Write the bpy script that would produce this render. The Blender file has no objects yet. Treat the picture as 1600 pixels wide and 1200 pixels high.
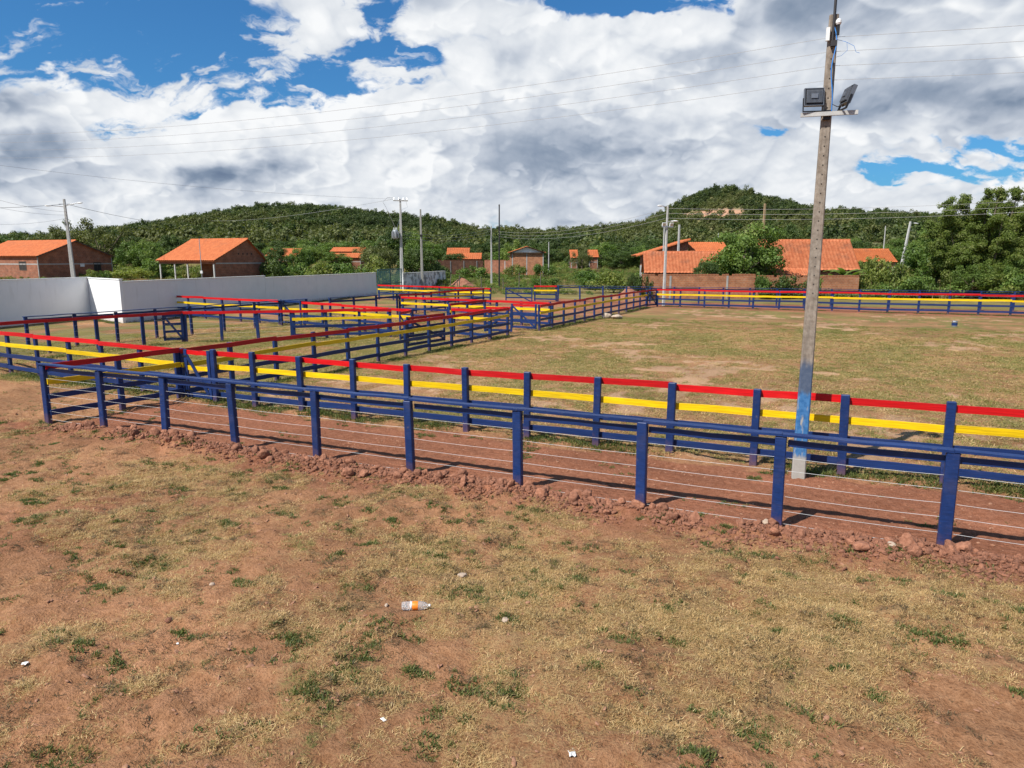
import bpy, bmesh, math, random
import numpy as np
from mathutils import Vector, Matrix, Euler

random.seed(7)
rng = np.random.default_rng(11)
C = bpy.context.scene.collection
SC = bpy.context.scene
R = math.radians

# ------------------------------------------------------------------ camera
F_PX, HORIZON, CAM_H = 1109.0, 403.0, 4.25         # 1600 px wide photograph
PITCH = math.atan((600 - HORIZON) / F_PX)
cam = bpy.data.cameras.new('camera')
cam_o = bpy.data.objects.new('camera', cam)
C.objects.link(cam_o)
cam.sensor_width = 36
cam.lens = 36 * F_PX / 1600
cam.clip_end = 6000
cam_o.location = (0, 0, CAM_H)
cam_o.rotation_euler = (math.pi / 2 - PITCH, 0, 0)
SC.camera = cam_o

# ------------------------------------------------------------------ light
SUN_DIR = Vector((-0.78 * math.cos(R(52)), -0.63 * math.cos(R(52)), math.sin(R(52)))).normalized()   # towards the sun
sun = bpy.data.lights.new('sun', 'SUN')
sun.energy = 5.0
sun.angle = R(0.53)
sun.color = (1.0, 0.95, 0.87)
sun_o = bpy.data.objects.new('sun', sun)
C.objects.link(sun_o)
sun_o.rotation_euler = SUN_DIR.to_track_quat('Z', 'Y').to_euler()
sun_o.location = (-30, -30, 60)

SC.view_settings.view_transform = 'Standard'
SC.view_settings.look = 'None'
SC.view_settings.exposure = 0.5
SC.view_settings.gamma = 1.0
SC.view_settings.use_curve_mapping = False
SC.cycles.use_denoising = True
SC.cycles.max_bounces = 6
SC.cycles.transparent_max_bounces = 6

def pixel_ray(x, y):
    a = (x - 800) / F_PX
    b = (600 - y) / F_PX
    return Vector((a, math.cos(PITCH) + b * math.sin(PITCH), -math.sin(PITCH) + b * math.cos(PITCH)))

def at(x, y, Y):
    """world point at depth Y seen at photo pixel x, y"""
    r = pixel_ray(x, y)
    t = Y / r.y
    return Vector((r.x * t, Y, CAM_H + r.z * t))

def on_ground(x, y, z=0.0):
    r = pixel_ray(x, y)
    t = (z - CAM_H) / r.z
    return Vector((r.x * t, r.y * t, z))

AU, AV = Vector((0.9105, -0.4135, 0)), Vector((0.4135, 0.9105, 0))   # along the front fence / away from it
FENCE_ROT = math.atan2(-0.4135, 0.9105)
def W(u, v, z=0.0):
    return AU * u + AV * v + Vector((0, 0, z))
def UV(p):
    return p.x * AU.x + p.y * AU.y, p.x * AV.x + p.y * AV.y

# ------------------------------------------------------------------ sky with clouds (world)
class NT:
    """small helper that writes shader maths"""
    def __init__(s, tree):
        s.t = tree
    def n(s, typ, **kw):
        x = s.t.nodes.new(typ)
        for k, v in kw.items():
            setattr(x, k, v)
        return x
    def _in(s, sock, v):
        if isinstance(v, bpy.types.NodeSocket):
            s.t.links.new(v, sock)
        elif v is not None:
            sock.default_value = v
    def m(s, op, a, b=None, c=None, clamp=False):
        x = s.n('ShaderNodeMath', operation=op, use_clamp=clamp)
        for i, v in enumerate((a, b, c)):
            s._in(x.inputs[i], v)
        return x.outputs[0]
    def v(s, op, a, b=None, scale=None):
        x = s.n('ShaderNodeVectorMath', operation=op)
        s._in(x.inputs[0], a)
        if b is not None: s._in(x.inputs[1], b)
        if scale is not None: s._in(x.inputs['Scale'], scale)
        return x.outputs['Value'] if op in ('DOT_PRODUCT', 'LENGTH') else x.outputs[0]
    def sep(s, a):
        x = s.n('ShaderNodeSeparateXYZ'); s._in(x.inputs[0], a)
        return x.outputs
    def comb(s, a, b, c):
        x = s.n('ShaderNodeCombineXYZ')
        for i, v in enumerate((a, b, c)): s._in(x.inputs[i], v)
        return x.outputs[0]
    def smooth(s, a, lo, hi, t0=0.0, t1=1.0):
        x = s.n('ShaderNodeMapRange', interpolation_type='SMOOTHSTEP')
        for i, v in enumerate((a, lo, hi, t0, t1)): s._in(x.inputs[i], v)
        return x.outputs[0]
    def lin(s, a, lo, hi, t0=0.0, t1=1.0):
        x = s.n('ShaderNodeMapRange', clamp=True)
        for i, v in enumerate((a, lo, hi, t0, t1)): s._in(x.inputs[i], v)
        return x.outputs[0]
    def noise(s, vec, scale, detail=4.0, rough=0.55, lac=2.0, dist=0.0, typ='FBM', col=False, dim='3D'):
        x = s.n('ShaderNodeTexNoise', noise_dimensions=dim, noise_type=typ)
        if vec is not None: s._in(x.inputs['Vector'], vec)
        s._in(x.inputs['Scale'], scale); s._in(x.inputs['Detail'], detail)
        s._in(x.inputs['Roughness'], rough); s._in(x.inputs['Lacunarity'], lac)
        s._in(x.inputs['Distortion'], dist)
        return x.outputs['Color' if col else 'Fac']
    def voro(s, vec, scale, detail=0.0, rough=0.5, feature='F1', smooth=0.5):
        x = s.n('ShaderNodeTexVoronoi', feature=feature)
        s._in(x.inputs['Vector'], vec); s._in(x.inputs['Scale'], scale)
        s._in(x.inputs['Detail'], detail); s._in(x.inputs['Roughness'], rough)
        if feature == 'SMOOTH_F1': s._in(x.inputs['Smoothness'], smooth)
        return x.outputs['Distance']
    def mix(s, f, a, b):
        x = s.n('ShaderNodeMix', data_type='RGBA')
        s._in(x.inputs[0], f)
        for sock, v in ((x.inputs[6], a), (x.inputs[7], b)):
            if isinstance(v, tuple) and len(v) == 3: v = (*v, 1)
            s._in(sock, v)
        return x.outputs[2]
    def mul(s, a, b):
        x = s.n('ShaderNodeMix', data_type='RGBA', blend_type='MULTIPLY')
        x.inputs[0].default_value = 1
        for sock, v in ((x.inputs[6], a), (x.inputs[7], b)):
            if isinstance(v, tuple) and len(v) == 3: v = (*v, 1)
            s._in(sock, v)
        return x.outputs[2]

world = bpy.data.worlds.new('World')
SC.world = world
world.use_nodes = True
wt = world.node_tree
wt.nodes.clear()
S = NT(wt)
SKY_STRENGTH = 0.062
sky = S.n('ShaderNodeTexSky', sky_type='NISHITA', sun_disc=False)
sky.sun_elevation = R(52)
sky.sun_rotation = math.atan2(SUN_DIR.x, SUN_DIR.y)
sky.altitude = 200
sky.air_density = 1.0
sky.dust_density = 1.4
sky.ozone_density = 3.0
tc = S.n('ShaderNodeTexCoord')
D = S.v('NORMALIZE', tc.outputs['Generated'])

def px_az_el(x, y):
    r = pixel_ray(x, y).normalized()
    return math.atan2(r.x, r.y), math.asin(r.z)

# ---- numpy noise -------------------------------------------------------------
def _hash(ix, iy, seed):
    h = (ix.astype(np.uint32) * np.uint32(374761393) + iy.astype(np.uint32) * np.uint32(668265263) + np.uint32(seed * 974711 + 1013))
    h = (h ^ (h >> np.uint32(13))) * np.uint32(1274126177)
    return ((h ^ (h >> np.uint32(16))) & np.uint32(0xFFFF)).astype(np.float32) / np.float32(65535.0)

def vnoise(x, y, seed=0):
    x0 = np.floor(x); y0 = np.floor(y)
    fx = (x - x0).astype(np.float32); fy = (y - y0).astype(np.float32)
    ix = x0.astype(np.int64); iy = y0.astype(np.int64)
    fx = fx * fx * fx * (fx * (fx * 6 - 15) + 10); fy = fy * fy * fy * (fy * (fy * 6 - 15) + 10)
    a = _hash(ix, iy, seed); b = _hash(ix + 1, iy, seed)
    c = _hash(ix, iy + 1, seed); d = _hash(ix + 1, iy + 1, seed)
    return (a + (b - a) * fx) * (1 - fy) + (c + (d - c) * fx) * fy

def fbm(x, y, octaves=5, gain=.5, lac=2.03, seed=0, billow=False):
    tot = 0; amp = 1.0; norm = 0.0
    ca, sa = math.cos(.6), math.sin(.6)
    for o in range(octaves):
        n = vnoise(x, y, seed + o * 17)
        if billow: n = np.abs(2 * n - 1)
        tot = tot + amp * n; norm += amp; amp *= gain
        x, y = (x * ca - y * sa) * lac + 3.7, (x * sa + y * ca) * lac + 1.9
    return tot / norm

def sstep(x, a, b):
    t = np.clip((x - a) / (b - a), 0, 1)
    return t * t * (3 - 2 * t)

# ---- the cloud field over the whole sky, as (coverage, colour) in direction space
_CX = [0, 100, 200, 300, 400, 500, 600, 700, 800, 900, 1000, 1100, 1200, 1300, 1400, 1500, 1600]
_CY = [0, 40, 80, 120, 160, 200, 240, 270, 300, 330, 370]
_COV = [
 [.00, .08, .12, .38, .85, .95, .15, .95, .85, .15, .00, .15, .95, 1, 1, 1, 1],
 [.02, .04, .12, .10, .66, .95, .50, .92, 1, .95, .98, 1, 1, 1, 1, 1, 1],
 [.36, .42, .10, .22, .30, .62, .05, .85, 1, 1, 1, 1, 1, 1, 1, 1, 1],
 [.66, .52, .30, .30, .34, .06, .58, .92, 1, 1, 1, 1, 1, 1, 1, 1, 1],
 [1, .94, .74, .62, .26, .60, 1, 1, 1, 1, 1, 1, 1, 1, 1, 1, 1],
 [1, .95, .42, .95, 1, 1, 1, 1, 1, 1, 1, 1, .55, .95, 1, 1, 1],
 [1, 1, .85, 1, 1, 1, 1, 1, 1, 1, 1, 1, 1, 1, .80, .38, .10],
 [1, 1, 1, 1, 1, 1, 1, 1, 1, 1, 1, 1, 1, .82, .04, .02, .08],
 [1, 1, 1, 1, 1, 1, 1, 1, 1, 1, 1, 1, 1, 1, .85, .80, .95],
 [.95, .85, .95, 1, 1, 1, 1, 1, 1, 1, .95, 1, 1, 1, 1, .95, .95],
 [.7, .7, .8, .9, .9, .9, .9, .8, .8, .8, .9, .9, .9, .9, .9, .9, .9]]
_LUM = [
 [.8, .8, .8, .8, .82, .85, .8, .85, .82, .8, .8, .85, .80, .40, .34, .50, .62],
 [.8, .8, .8, .8, .74, .86, .8, .86, .84, .92, .88, .92, .62, .42, .60, .76, .80],
 [.72, .72, .7, .7, .7, .76, .8, .86, .78, .86, .92, .88, .80, .66, .70, .76, .80],
 [.82, .80, .75, .72, .76, .75, .86, .86, .82, .80, .92, .92, .76, .72, .66, .58, .58],
 [.80, .86, .86, .86, .80, .95, .82, .82, .76, .70, .86, .86, .50, .52, .44, .28, .34],
 [.80, .76, .82, .96, .92, .86, .76, .82, .70, .50, .60, .72, .62, .86, .72, .52, .56],
 [.68, .72, .74, .86, .86, .82, .76, .72, .46, .34, .38, .60, .76, .76, .76, .62, .80],
 [.54, .58, .62, .50, .42, .74, .76, .76, .40, .38, .60, .76, .80, .58, .70, .7, .7],
 [.56, .72, .80, .72, .50, .66, .76, .70, .50, .56, .44, .60, .72, .66, .76, .66, .70],
 [.66, .72, .62, .62, .56, .70, .70, .66, .60, .45, .50, .65, .70, .76, .70, .72, .76],
 [.70, .72, .70, .66, .62, .66, .70, .70, .70, .6, .6, .7, .7, .76, .72, .72, .72]]
_COV = np.array(_COV, np.float32); _LUM = np.array(_LUM, np.float32)

def _grid(tab, px, py):
    fx = np.interp(px, _CX, np.arange(len(_CX))); fy = np.interp(py, _CY, np.arange(len(_CY)))
    i = np.clip(fx.astype(int), 0, len(_CX) - 2); j = np.clip(fy.astype(int), 0, len(_CY) - 2)
    tx = fx - i; ty = fy - j
    tx = tx * tx * (3 - 2 * tx); ty = ty * ty * (3 - 2 * ty)
    return (tab[j, i] * (1 - tx) + tab[j, i + 1] * tx) * (1 - ty) + (tab[j + 1, i] * (1 - tx) + tab[j + 1, i + 1] * tx) * ty

def cloud_map(az, el):
    ce = np.cos(el); x = np.sin(az) * ce; y = np.cos(az) * ce; z = np.sin(el)
    k = 1 / (np.maximum(z, 0) + .50)
    p, q = x * k * 3.0, y * k * 3.0 + 20
    wx = fbm(p * 2.2, q * 2.2, 6, .55, seed=3) - .5; wy = fbm(p * 2.2 + 9, q * 2.2 + 4, 6, .55, seed=5) - .5
    # photograph coordinates of the direction, stirred by turbulence
    cp, sp = math.cos(PITCH), math.sin(PITCH)
    dep = np.maximum(y * cp - z * sp, .05)
    px = 800 + F_PX * x / dep + wx * 150
    py = 600 - F_PX * (y * sp + z * cp) / dep + wy * 75
    inside = sstep(px, -420, -60) * (1 - sstep(px, 1660, 2020)) * sstep(py, -330, -40) * (y > 0)
    general = fbm(p * .9 + 5, q * .9, 4, .5, seed=21)
    cov = _grid(_COV, px, py) * inside + (1 - inside) * sstep(general, .47, .70)
    lum = _grid(_LUM, px, py) * inside + (1 - inside) * (.34 + .40 * fbm(p * 1.3, q * 1.3 + 30, 3, .5, seed=33))
    pw, qw = p + wx * .13, q + wy * .13
    def height(a, b):
        return .50 * fbm(a * 2.2, b * 2.0, 6, .50, seed=41) + .50 * fbm(a * 4.2, b * 3.6, 5, .46, seed=61, billow=True)
    h = height(pw, qw)
    # towards the light as seen from below: nearer the zenith (q shrinks) and to the left
    rel = (h - height(pw + .020, qw + .035)) * .85 + (h - height(pw + .075, qw + .14)) * .55
    h = h + .17
    # cauliflower heads: crisp sunlit upper rims in front of greyer cloud behind
    heads = 0
    for sc, sq, sd, wt_ in ((.55, .75, 101, .32), (1.05, 1.3, 131, .28), (1.9, 2.0, 151, .15)):
        def lob(a, b):
            return .72 * fbm(a * sc, b * sq, 3, .42, seed=sd) + .28 * fbm(a * sc * 2.9, b * sq * 2.6, 3, .45, seed=sd + 9, billow=True)
        f = lob(p + wx * .05, q + wy * .05)
        fu = lob(p + wx * .05 + .05 / sc, q + wy * .05 + .13 / sc)
        m = sstep(f, .425, .465)
        heads = heads + wt_ * (m * np.clip(1 - (f - .43) / .15, -1, 1) - .12) * np.clip(.35 + (f - fu) * 8, 0, 1)
    edge = cov + (h - .55) * 1.25 * (1 - .8 * sstep(cov, .85, 1.0)) 
    wisp = fbm(p * 4 + wx * 3, q * 9 + wy * 3, 6, .6, seed=77) - .5
    edge = edge + wisp * 1.8 * (1 - sstep(cov, .6, .95))
    alpha = sstep(edge, .34, .80)
    lum = lum + rel * .34 + (h - .56) * .22 + wisp * .05 + heads * 1.0
    lum = lum + .12 * (1 - alpha) - .03 + .11 * sstep(py, 215, 320) * inside
    lum = .09 + .93 * lum
    return alpha, np.clip(lum, 0, 1)

_LT = np.array([0, .25, .45, .65, .82, 1.0])
_LC = .72 * np.array([(.13, .185, .29), (.22, .285, .39), (.37, .43, .53), (.57, .62, .70), (.76, .795, .84), (.93, .945, .96)])

def cloud_image(name, az0, az1, el0, el1, w, h):
    az = np.linspace(az0, az1, w, dtype=np.float32)[None, :].repeat(h, 0)
    el = np.linspace(el0, el1, h, dtype=np.float32)[:, None].repeat(w, 1)
    a, l = cloud_map(az, el)
    buf = np.empty((h, w, 4), np.float32)
    for c in range(3): buf[..., c] = np.interp(l, _LT, _LC[:, c])
    buf[..., 3] = a
    return buf

dx, dy, dz = S.sep(D)
az_s = S.m('ARCTAN2', dx, dy)
el_s = S.m('ARCSINE', dz)

def cloud_tex(name, az0, az1, el0, el1, w, h):
    img = bpy.data.images.new(name, w, h, alpha=True, float_buffer=True)
    img.colorspace_settings.name = 'Non-Color'
    img.alpha_mode = 'CHANNEL_PACKED'
    img.pixels.foreach_set(cloud_image(name, az0, az1, el0, el1, w, h).ravel())
    img.pack()
    t = S.n('ShaderNodeTexImage', interpolation='Linear', extension='EXTEND')
    t.image = img
    wt.links.new(S.comb(S.lin(az_s, az0, az1), S.lin(el_s, el0, el1), 0.0), t.inputs[0])
    return t.outputs

c_all = cloud_tex('cloud_field', -math.pi, math.pi, 0.0, math.pi / 2, 1600, 400)
c_fine = cloud_tex('cloud_field_fine', -0.9, 0.9, 0.0, 0.5, 2600, 722)
fine = S.m('MULTIPLY', S.smooth(S.m('ABSOLUTE', az_s), .89, .80), S.smooth(el_s, .49, .44))
cl_rgb = S.mix(fine, c_all[0], c_fine[0])
cl_a = S.m('ADD', S.m('MULTIPLY', c_all[1], S.m('SUBTRACT', 1.0, fine)), S.m('MULTIPLY', c_fine[1], fine))
sky_t = S.mul(sky.outputs[0], (.42, .98, 1.40))
sky_rgb = S.v('SCALE', sky_t, scale=SKY_STRENGTH)
mixc = S.mix(S.m('MULTIPLY', cl_a, S.smooth(el_s, -.02, 0.0)), sky_rgb, cl_rgb)
bg = S.n('ShaderNodeBackground')
wt.links.new(mixc, bg.inputs[0])
bg.inputs[1].default_value = 1.0
wo = S.n('ShaderNodeOutputWorld')
wt.links.new(bg.outputs[0], wo.inputs[0])
# ------------------------------------------------------------------ object helpers
def tag(o, label=None, cat=None, group=None, kind=None):
    if label: o['label'] = label
    if cat: o['category'] = cat
    if group: o['group'] = group
    if kind: o['kind'] = kind
    return o

def empty(name, loc, rz=0.0, label=None, cat=None, group=None):
    o = bpy.data.objects.new(name, None)
    C.objects.link(o)
    o.location = loc
    o.rotation_euler = (0, 0, rz)
    o.empty_display_size = .2
    return tag(o, label, cat, group)

def link(name, me, parent=None, loc=(0, 0, 0), rot=(0, 0, 0), scale=(1, 1, 1)):
    o = bpy.data.objects.new(name, me)
    C.objects.link(o)
    if parent is not None: o.parent = parent
    o.location = loc; o.rotation_euler = rot; o.scale = scale
    return o

def np_mesh(name, verts, faces, mat=None, smooth=False):
    """verts (N,3), faces (M,k) arrays"""
    verts = np.asarray(verts, np.float32); faces = np.asarray(faces, np.int32)
    me = bpy.data.meshes.new(name)
    me.vertices.add(len(verts)); me.vertices.foreach_set('co', verts.ravel())
    k = faces.shape[1]
    me.loops.add(faces.size); me.loops.foreach_set('vertex_index', faces.ravel())
    me.polygons.add(len(faces))
    me.polygons.foreach_set('loop_start', np.arange(0, faces.size, k, dtype=np.int32))
    me.polygons.foreach_set('loop_total', np.full(len(faces), k, np.int32))
    if smooth: me.polygons.foreach_set('use_smooth', np.ones(len(faces), bool))
    me.update(calc_edges=True)
    if mat is not None: me.materials.append(mat)
    return me

class MB:
    """collects simple solids into one mesh"""
    def __init__(s): s.v = []; s.f = []
    def box(s, x0, x1, y0, y1, z0, z1):
        n = len(s.v)
        s.v += [(x0, y0, z0), (x1, y0, z0), (x1, y1, z0), (x0, y1, z0), (x0, y0, z1), (x1, y0, z1), (x1, y1, z1), (x0, y1, z1)]
        s.f += [tuple(n + i for i in q) for q in ((0, 3, 2, 1), (4, 5, 6, 7), (0, 1, 5, 4), (1, 2, 6, 5), (2, 3, 7, 6), (3, 0, 4, 7))]
        return s
    def prism(s, pts, z0, z1):
        n = len(s.v); k = len(pts)
        s.v += [(x, y, z0) for x, y in pts] + [(x, y, z1) for x, y in pts]
        s.f += [tuple(n + k - 1 - i for i in range(k)), tuple(n + k + i for i in range(k))]
        s.f += [(n + i, n + (i + 1) % k, n + k + (i + 1) % k, n + k + i) for i in range(k)]
        return s
    def beam(s, p0, p1, w, h):
        """bar from p0 to p1, w across, h high"""
        p0 = Vector(p0); p1 = Vector(p1)
        d = (p1 - p0).normalized()
        side = d.cross(Vector((0, 0, 1)))
        if side.length < 1e-3: side = Vector((1, 0, 0))
        side.normalize(); up = side.cross(d)
        n = len(s.v)
        for p in (p0, p1):
            for a, b in ((-1, -1), (1, -1), (1, 1), (-1, 1)):
                s.v.append(tuple(p + side * (a * w / 2) + up * (b * h / 2)))
        s.f += [tuple(n + i for i in q) for q in ((0, 1, 2, 3), (7, 6, 5, 4), (0, 4, 5, 1), (1, 5, 6, 2), (2, 6, 7, 3), (3, 7, 4, 0))]
        return s
    def tube(s, pts, r, sides=6, caps=True):
        pts = [Vector(p) for p in pts]
        rs = r if isinstance(r, (list, tuple)) else [r] * len(pts)
        n = len(s.v); ref = None
        for i, p in enumerate(pts):
            d = (pts[min(i + 1, len(pts) - 1)] - pts[max(i - 1, 0)]).normalized()
            if ref is None:
                ref = d.orthogonal().normalized()
            a = (ref - d * ref.dot(d)).normalized(); ref = a
            b = d.cross(a)
            for k in range(sides):
                t = 2 * math.pi * k / sides
                s.v.append(tuple(p + (a * math.cos(t) + b * math.sin(t)) * rs[i]))
        for i in range(len(pts) - 1):
            for k in range(sides):
                k2 = (k + 1) % sides
                s.f.append((n + i * sides + k, n + i * sides + k2, n + (i + 1) * sides + k2, n + (i + 1) * sides + k))
        if caps:
            s.f.append(tuple(n + sides - 1 - k for k in range(sides)))
            m = n + (len(pts) - 1) * sides
            s.f.append(tuple(m + k for k in range(sides)))
        return s
    def lathe(s, prof, sides=12, axis='z', at=(0, 0, 0)):
        n = len(s.v)
        for r, h in prof:
            for k in range(sides):
                t = 2 * math.pi * k / sides
                a, b = r * math.cos(t), r * math.sin(t)
                p = (a, b, h) if axis == 'z' else ((h, a, b) if axis == 'x' else (a, h, b))
                s.v.append((p[0] + at[0], p[1] + at[1], p[2] + at[2]))
        for i in range(len(prof) - 1):
            for k in range(sides):
                k2 = (k + 1) % sides
                s.f.append((n + i * sides + k, n + i * sides + k2, n + (i + 1) * sides + k2, n + (i + 1) * sides + k))
        s.f.append(tuple(n + k for k in range(sides)))
        m = n + (len(prof) - 1) * sides
        s.f.append(tuple(m + k for k in range(sides)))
        return s
    def mesh(s, name, mat, smooth=False):
        me = bpy.data.meshes.new(name)
        me.from_pydata(s.v, [], s.f)
        bm = bmesh.new(); bm.from_mesh(me)
        bmesh.ops.recalc_face_normals(bm, faces=bm.faces)
        bm.to_mesh(me); bm.free()
        if smooth:
            me.polygons.foreach_set('use_smooth', np.ones(len(me.polygons), bool))
        me.materials.append(mat)
        return me
    def build(s, name, mat, parent=None, smooth=False, loc=(0, 0, 0), rot=(0, 0, 0)):
        return link(name, s.mesh(name, mat, smooth), parent, loc, rot)

# ------------------------------------------------------------------ materials
def mat_new(name):
    m = bpy.data.materials.new(name); m.use_nodes = True
    t = m.node_tree; t.nodes.clear()
    h = NT(t)
    out = h.n('ShaderNodeOutputMaterial')
    b = h.n('ShaderNodeBsdfPrincipled')
    t.links.new(b.outputs[0], out.inputs[0])
    return m, h, b, out

def bump(h, b, hgt, strength=.3, dist=.02):
    x = h.n('ShaderNodeBump')
    h._in(x.inputs['Height'], hgt)
    x.inputs['Strength'].default_value = strength
    x.inputs['Distance'].default_value = dist
    h.t.links.new(x.outputs[0], b.inputs['Normal'])

def ocoord(h):
    return h.n('ShaderNodeTexCoord').outputs['Object']

def orand(h):
    return h.n('ShaderNodeObjectInfo').outputs['Random']

def painted(name, col, fade, rough=.55, bare=(.16, .13, .10), wear=.62, dust=False):
    """brush-painted sawn timber: grain relief, slightly faded patches, a few bare scuffs"""
    m, h, b, o = mat_new(name)
    p = h.v('ADD', ocoord(h), h.v('SCALE', h.comb(orand(h), orand(h), orand(h)), scale=37.0))
    stretch = h.v('MULTIPLY', p, (3.0, 22.0, 22.0))
    grain = h.noise(stretch, 2.2, 5, .6)
    patch = h.noise(p, 1.7, 4, .6)
    c = h.mix(h.smooth(patch, .35, .72), col, fade)
    c = h.mul(c, h.mix(h.smooth(grain, .3, .7), (.70, .70, .70), (1.10, 1.10, 1.10)))
    c = h.mul(c, h.mix(orand(h), (.80, .86, .86), (1.08, 1.08, 1.08)))
    scuff = h.smooth(h.noise(p, 9.0, 6, .7), wear, wear + .1)
    c = h.mix(h.m('MULTIPLY', scuff, .55), c, bare)
    if dust:                                                        # red soil splashed up the foot, dusty patches higher
        zz = h.sep(ocoord(h))[2]
        sp = h.smooth(h.m('ADD', zz, h.m('MULTIPLY', h.noise(p, 7.0, 5, .65), .55)), .62, .22)
        c = h.mix(h.m('MULTIPLY', sp, .38), c, (.27, .12, .065))
    dusty = h.smooth(h.noise(p, 3.1, 5, .65), .50, .72)
    c = h.mix(h.m('MULTIPLY', dusty, .035), c, (.42, .30, .22))
    h._in(b.inputs['Base Color'], c)
    b.inputs['Roughness'].default_value = rough
    b.inputs['Specular IOR Level'].default_value = .35
    bump(h, b, grain, .35, .006)
    return m

M = {}
M['blue'] = painted('blue_paint', (.0068, .026, .112), (.011, .036, .142), .45)
M['blue_post'] = painted('blue_post_paint', (.0068, .026, .112), (.011, .036, .142), .45, dust=True)
M['red'] = painted('red_paint', (.56, .0026, .0045), (.63, .005, .007), .48, wear=.665)
M['yellow'] = painted('yellow_paint', (.82, .50, .001), (.86, .565, .003), .48, (.5, .38, .2), wear=.665)

def metal(name, col, rough=.4, metallic=1.0):
    m, h, b, o = mat_new(name)
    n = h.noise(ocoord(h), 14.0, 4, .6)
    h._in(b.inputs['Base Color'], h.mul(col, h.mix(n, (.75, .75, .75), (1.1, 1.1, 1.1))))
    b.inputs['Roughness'].default_value = rough
    b.inputs['Metallic'].default_value = metallic
    return m
M['galv'] = metal('galvanised_steel', (.62, .63, .65), .38)
M['steel_dark'] = metal('dark_steel', (.055, .05, .05), .5, .6)
M['black'] = metal('black_metal', (.018, .018, .02), .45, .3)
M['alu'] = metal('grey_aluminium', (.20, .21, .23), .45, .7)
M['fence_wire'] = metal('bright_fence_wire', (.66, .66, .66), .45, .1)
M['wire_black'] = metal('black_cable', (.02, .02, .022), .5, 0)
M['wire_grey'] = metal('bare_aluminium_wire', (.34, .33, .32), .5, .2)
M['cable_blue'] = metal('blue_cable', (.03, .22, .62), .5, 0)
M['white_plastic'] = metal('white_plastic', (.78, .78, .76), .4, 0)
M['teal'] = metal('dark_teal_paint', (.03, .10, .11), .5, 0)
M['trafo'] = metal('transformer_grey', (.32, .34, .36), .5, .2)

def plain(name, col, col2, scale=6.0, rough=.85, bmp=.3, dist=.01, detail=6, sat=None):
    m, h, b, o = mat_new(name)
    p = ocoord(h)
    n = h.noise(p, scale, detail, .62)
    n2 = h.noise(p, scale * .23, 4, .6)
    c = h.mix(h.smooth(n, .30, .70), col, col2)
    c = h.mul(c, h.mix(n2, (.78, .78, .78), (1.16, 1.16, 1.16)))
    h._in(b.inputs['Base Color'], c)
    b.inputs['Roughness'].default_value = rough
    bump(h, b, n, bmp, dist)
    return m
M['concrete'] = plain('grey_concrete', (.24, .23, .21), (.36, .345, .31), 9, .9, .5, .006)
M['concrete_pale'] = plain('pale_concrete', (.36, .355, .34), (.48, .47, .45), 7, .9, .3, .006)
M['wood_pole'] = plain('weathered_wood', (.26, .17, .09), (.36, .25, .14), 6, .85, .4, .01)
M['wood_grey'] = plain('grey_stake_wood', (.09, .075, .06), (.16, .135, .11), 9, .9, .4, .01)
M['pale_plank'] = plain('pale_yellow_timber', (.66, .52, .20), (.74, .60, .28), 6, .7, .2, .004)
M['white_trim'] = plain('white_trim', (.70, .70, .68), (.76, .76, .74), 5, .8, .1, .004)
M['dark_in'] = plain('dark_interior', (.02, .018, .016), (.03, .026, .022), 5, .9, .1, .004)
M['render_grey'] = plain('grey_render', (.30, .29, .28), (.38, .37, .35), 3, .9, .2, .006)
M['shutter'] = plain('dark_timber_shutter', (.06, .04, .03), (.10, .07, .05), 8, .7, .2, .004)
M['bark'] = plain('brown_bark', (.10, .075, .05), (.17, .135, .10), 7, .95, .8, .03)
M['boulder'] = plain('pale_boulder', (.36, .27, .20), (.48, .38, .29), 4, .95, .8, .03)
M['pale_stone'] = plain('pale_pebble', (.34, .25, .18), (.44, .34, .26), 12, .9, .4, .01)

# red lateritic stone, each stone a little different
def stone_mat():
    m, h, b, o = mat_new('red_stone')
    p = ocoord(h)
    n = h.noise(p, 2.6, 6, .65)
    c = h.mix(h.smooth(n, .3, .72), (.205, .080, .042), (.35, .160, .095))
    c = h.mul(c, h.mix(orand(h), (.74, .72, .72), (1.16, 1.14, 1.12)))
    h._in(b.inputs['Base Color'], c)
    b.inputs['Roughness'].default_value = .95
    bump(h, b, n, .8, .04)
    return m
M['stone'] = stone_mat()

def white_wall_mat(name, stained):
    m, h, b, o = mat_new(name)
    p = ocoord(h)
    n = h.noise(p, .9, 6, .62); f = h.noise(p, 18, 5, .6)
    c = h.mix(h.smooth(n, .25, .75), (.70, .705, .71), (.765, .765, .765))
    x, y, z = h.sep(p)
    # rain streaks below the coping and splashed soil at the foot
    st = h.noise(h.comb(h.m('MULTIPLY', x, 1.0), y, h.m('MULTIPLY', z, .12)), 2.6, 5, .65)
    streak = h.m('MULTIPLY', h.smooth(st, .54, .72), h.smooth(z, .3, 2.4))
    c = h.mix(h.m('MULTIPLY', streak, .85 if stained else .22), c, (.07, .065, .055) if stained else (.36, .34, .31))
    if stained:
        blot = h.smooth(h.noise(p, 1.1, 6, .65), .44, .60)
        c = h.mix(h.m('MULTIPLY', blot, .8), c, (.09, .085, .075))
    foot = h.smooth(h.m('ADD', z, h.m('MULTIPLY', h.noise(p, 3.0, 4, .6), .5)), .62, .30)
    c = h.mix(h.m('MULTIPLY', foot, .45), c, (.40, .26, .17))
    h._in(b.inputs['Base Color'], c)
    b.inputs['Roughness'].default_value = .9
    bump(h, b, f, .15, .006)
    return m
M['white_wall'] = white_wall_mat('white_render', False)
M['old_wall'] = white_wall_mat('stained_render', True)

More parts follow.
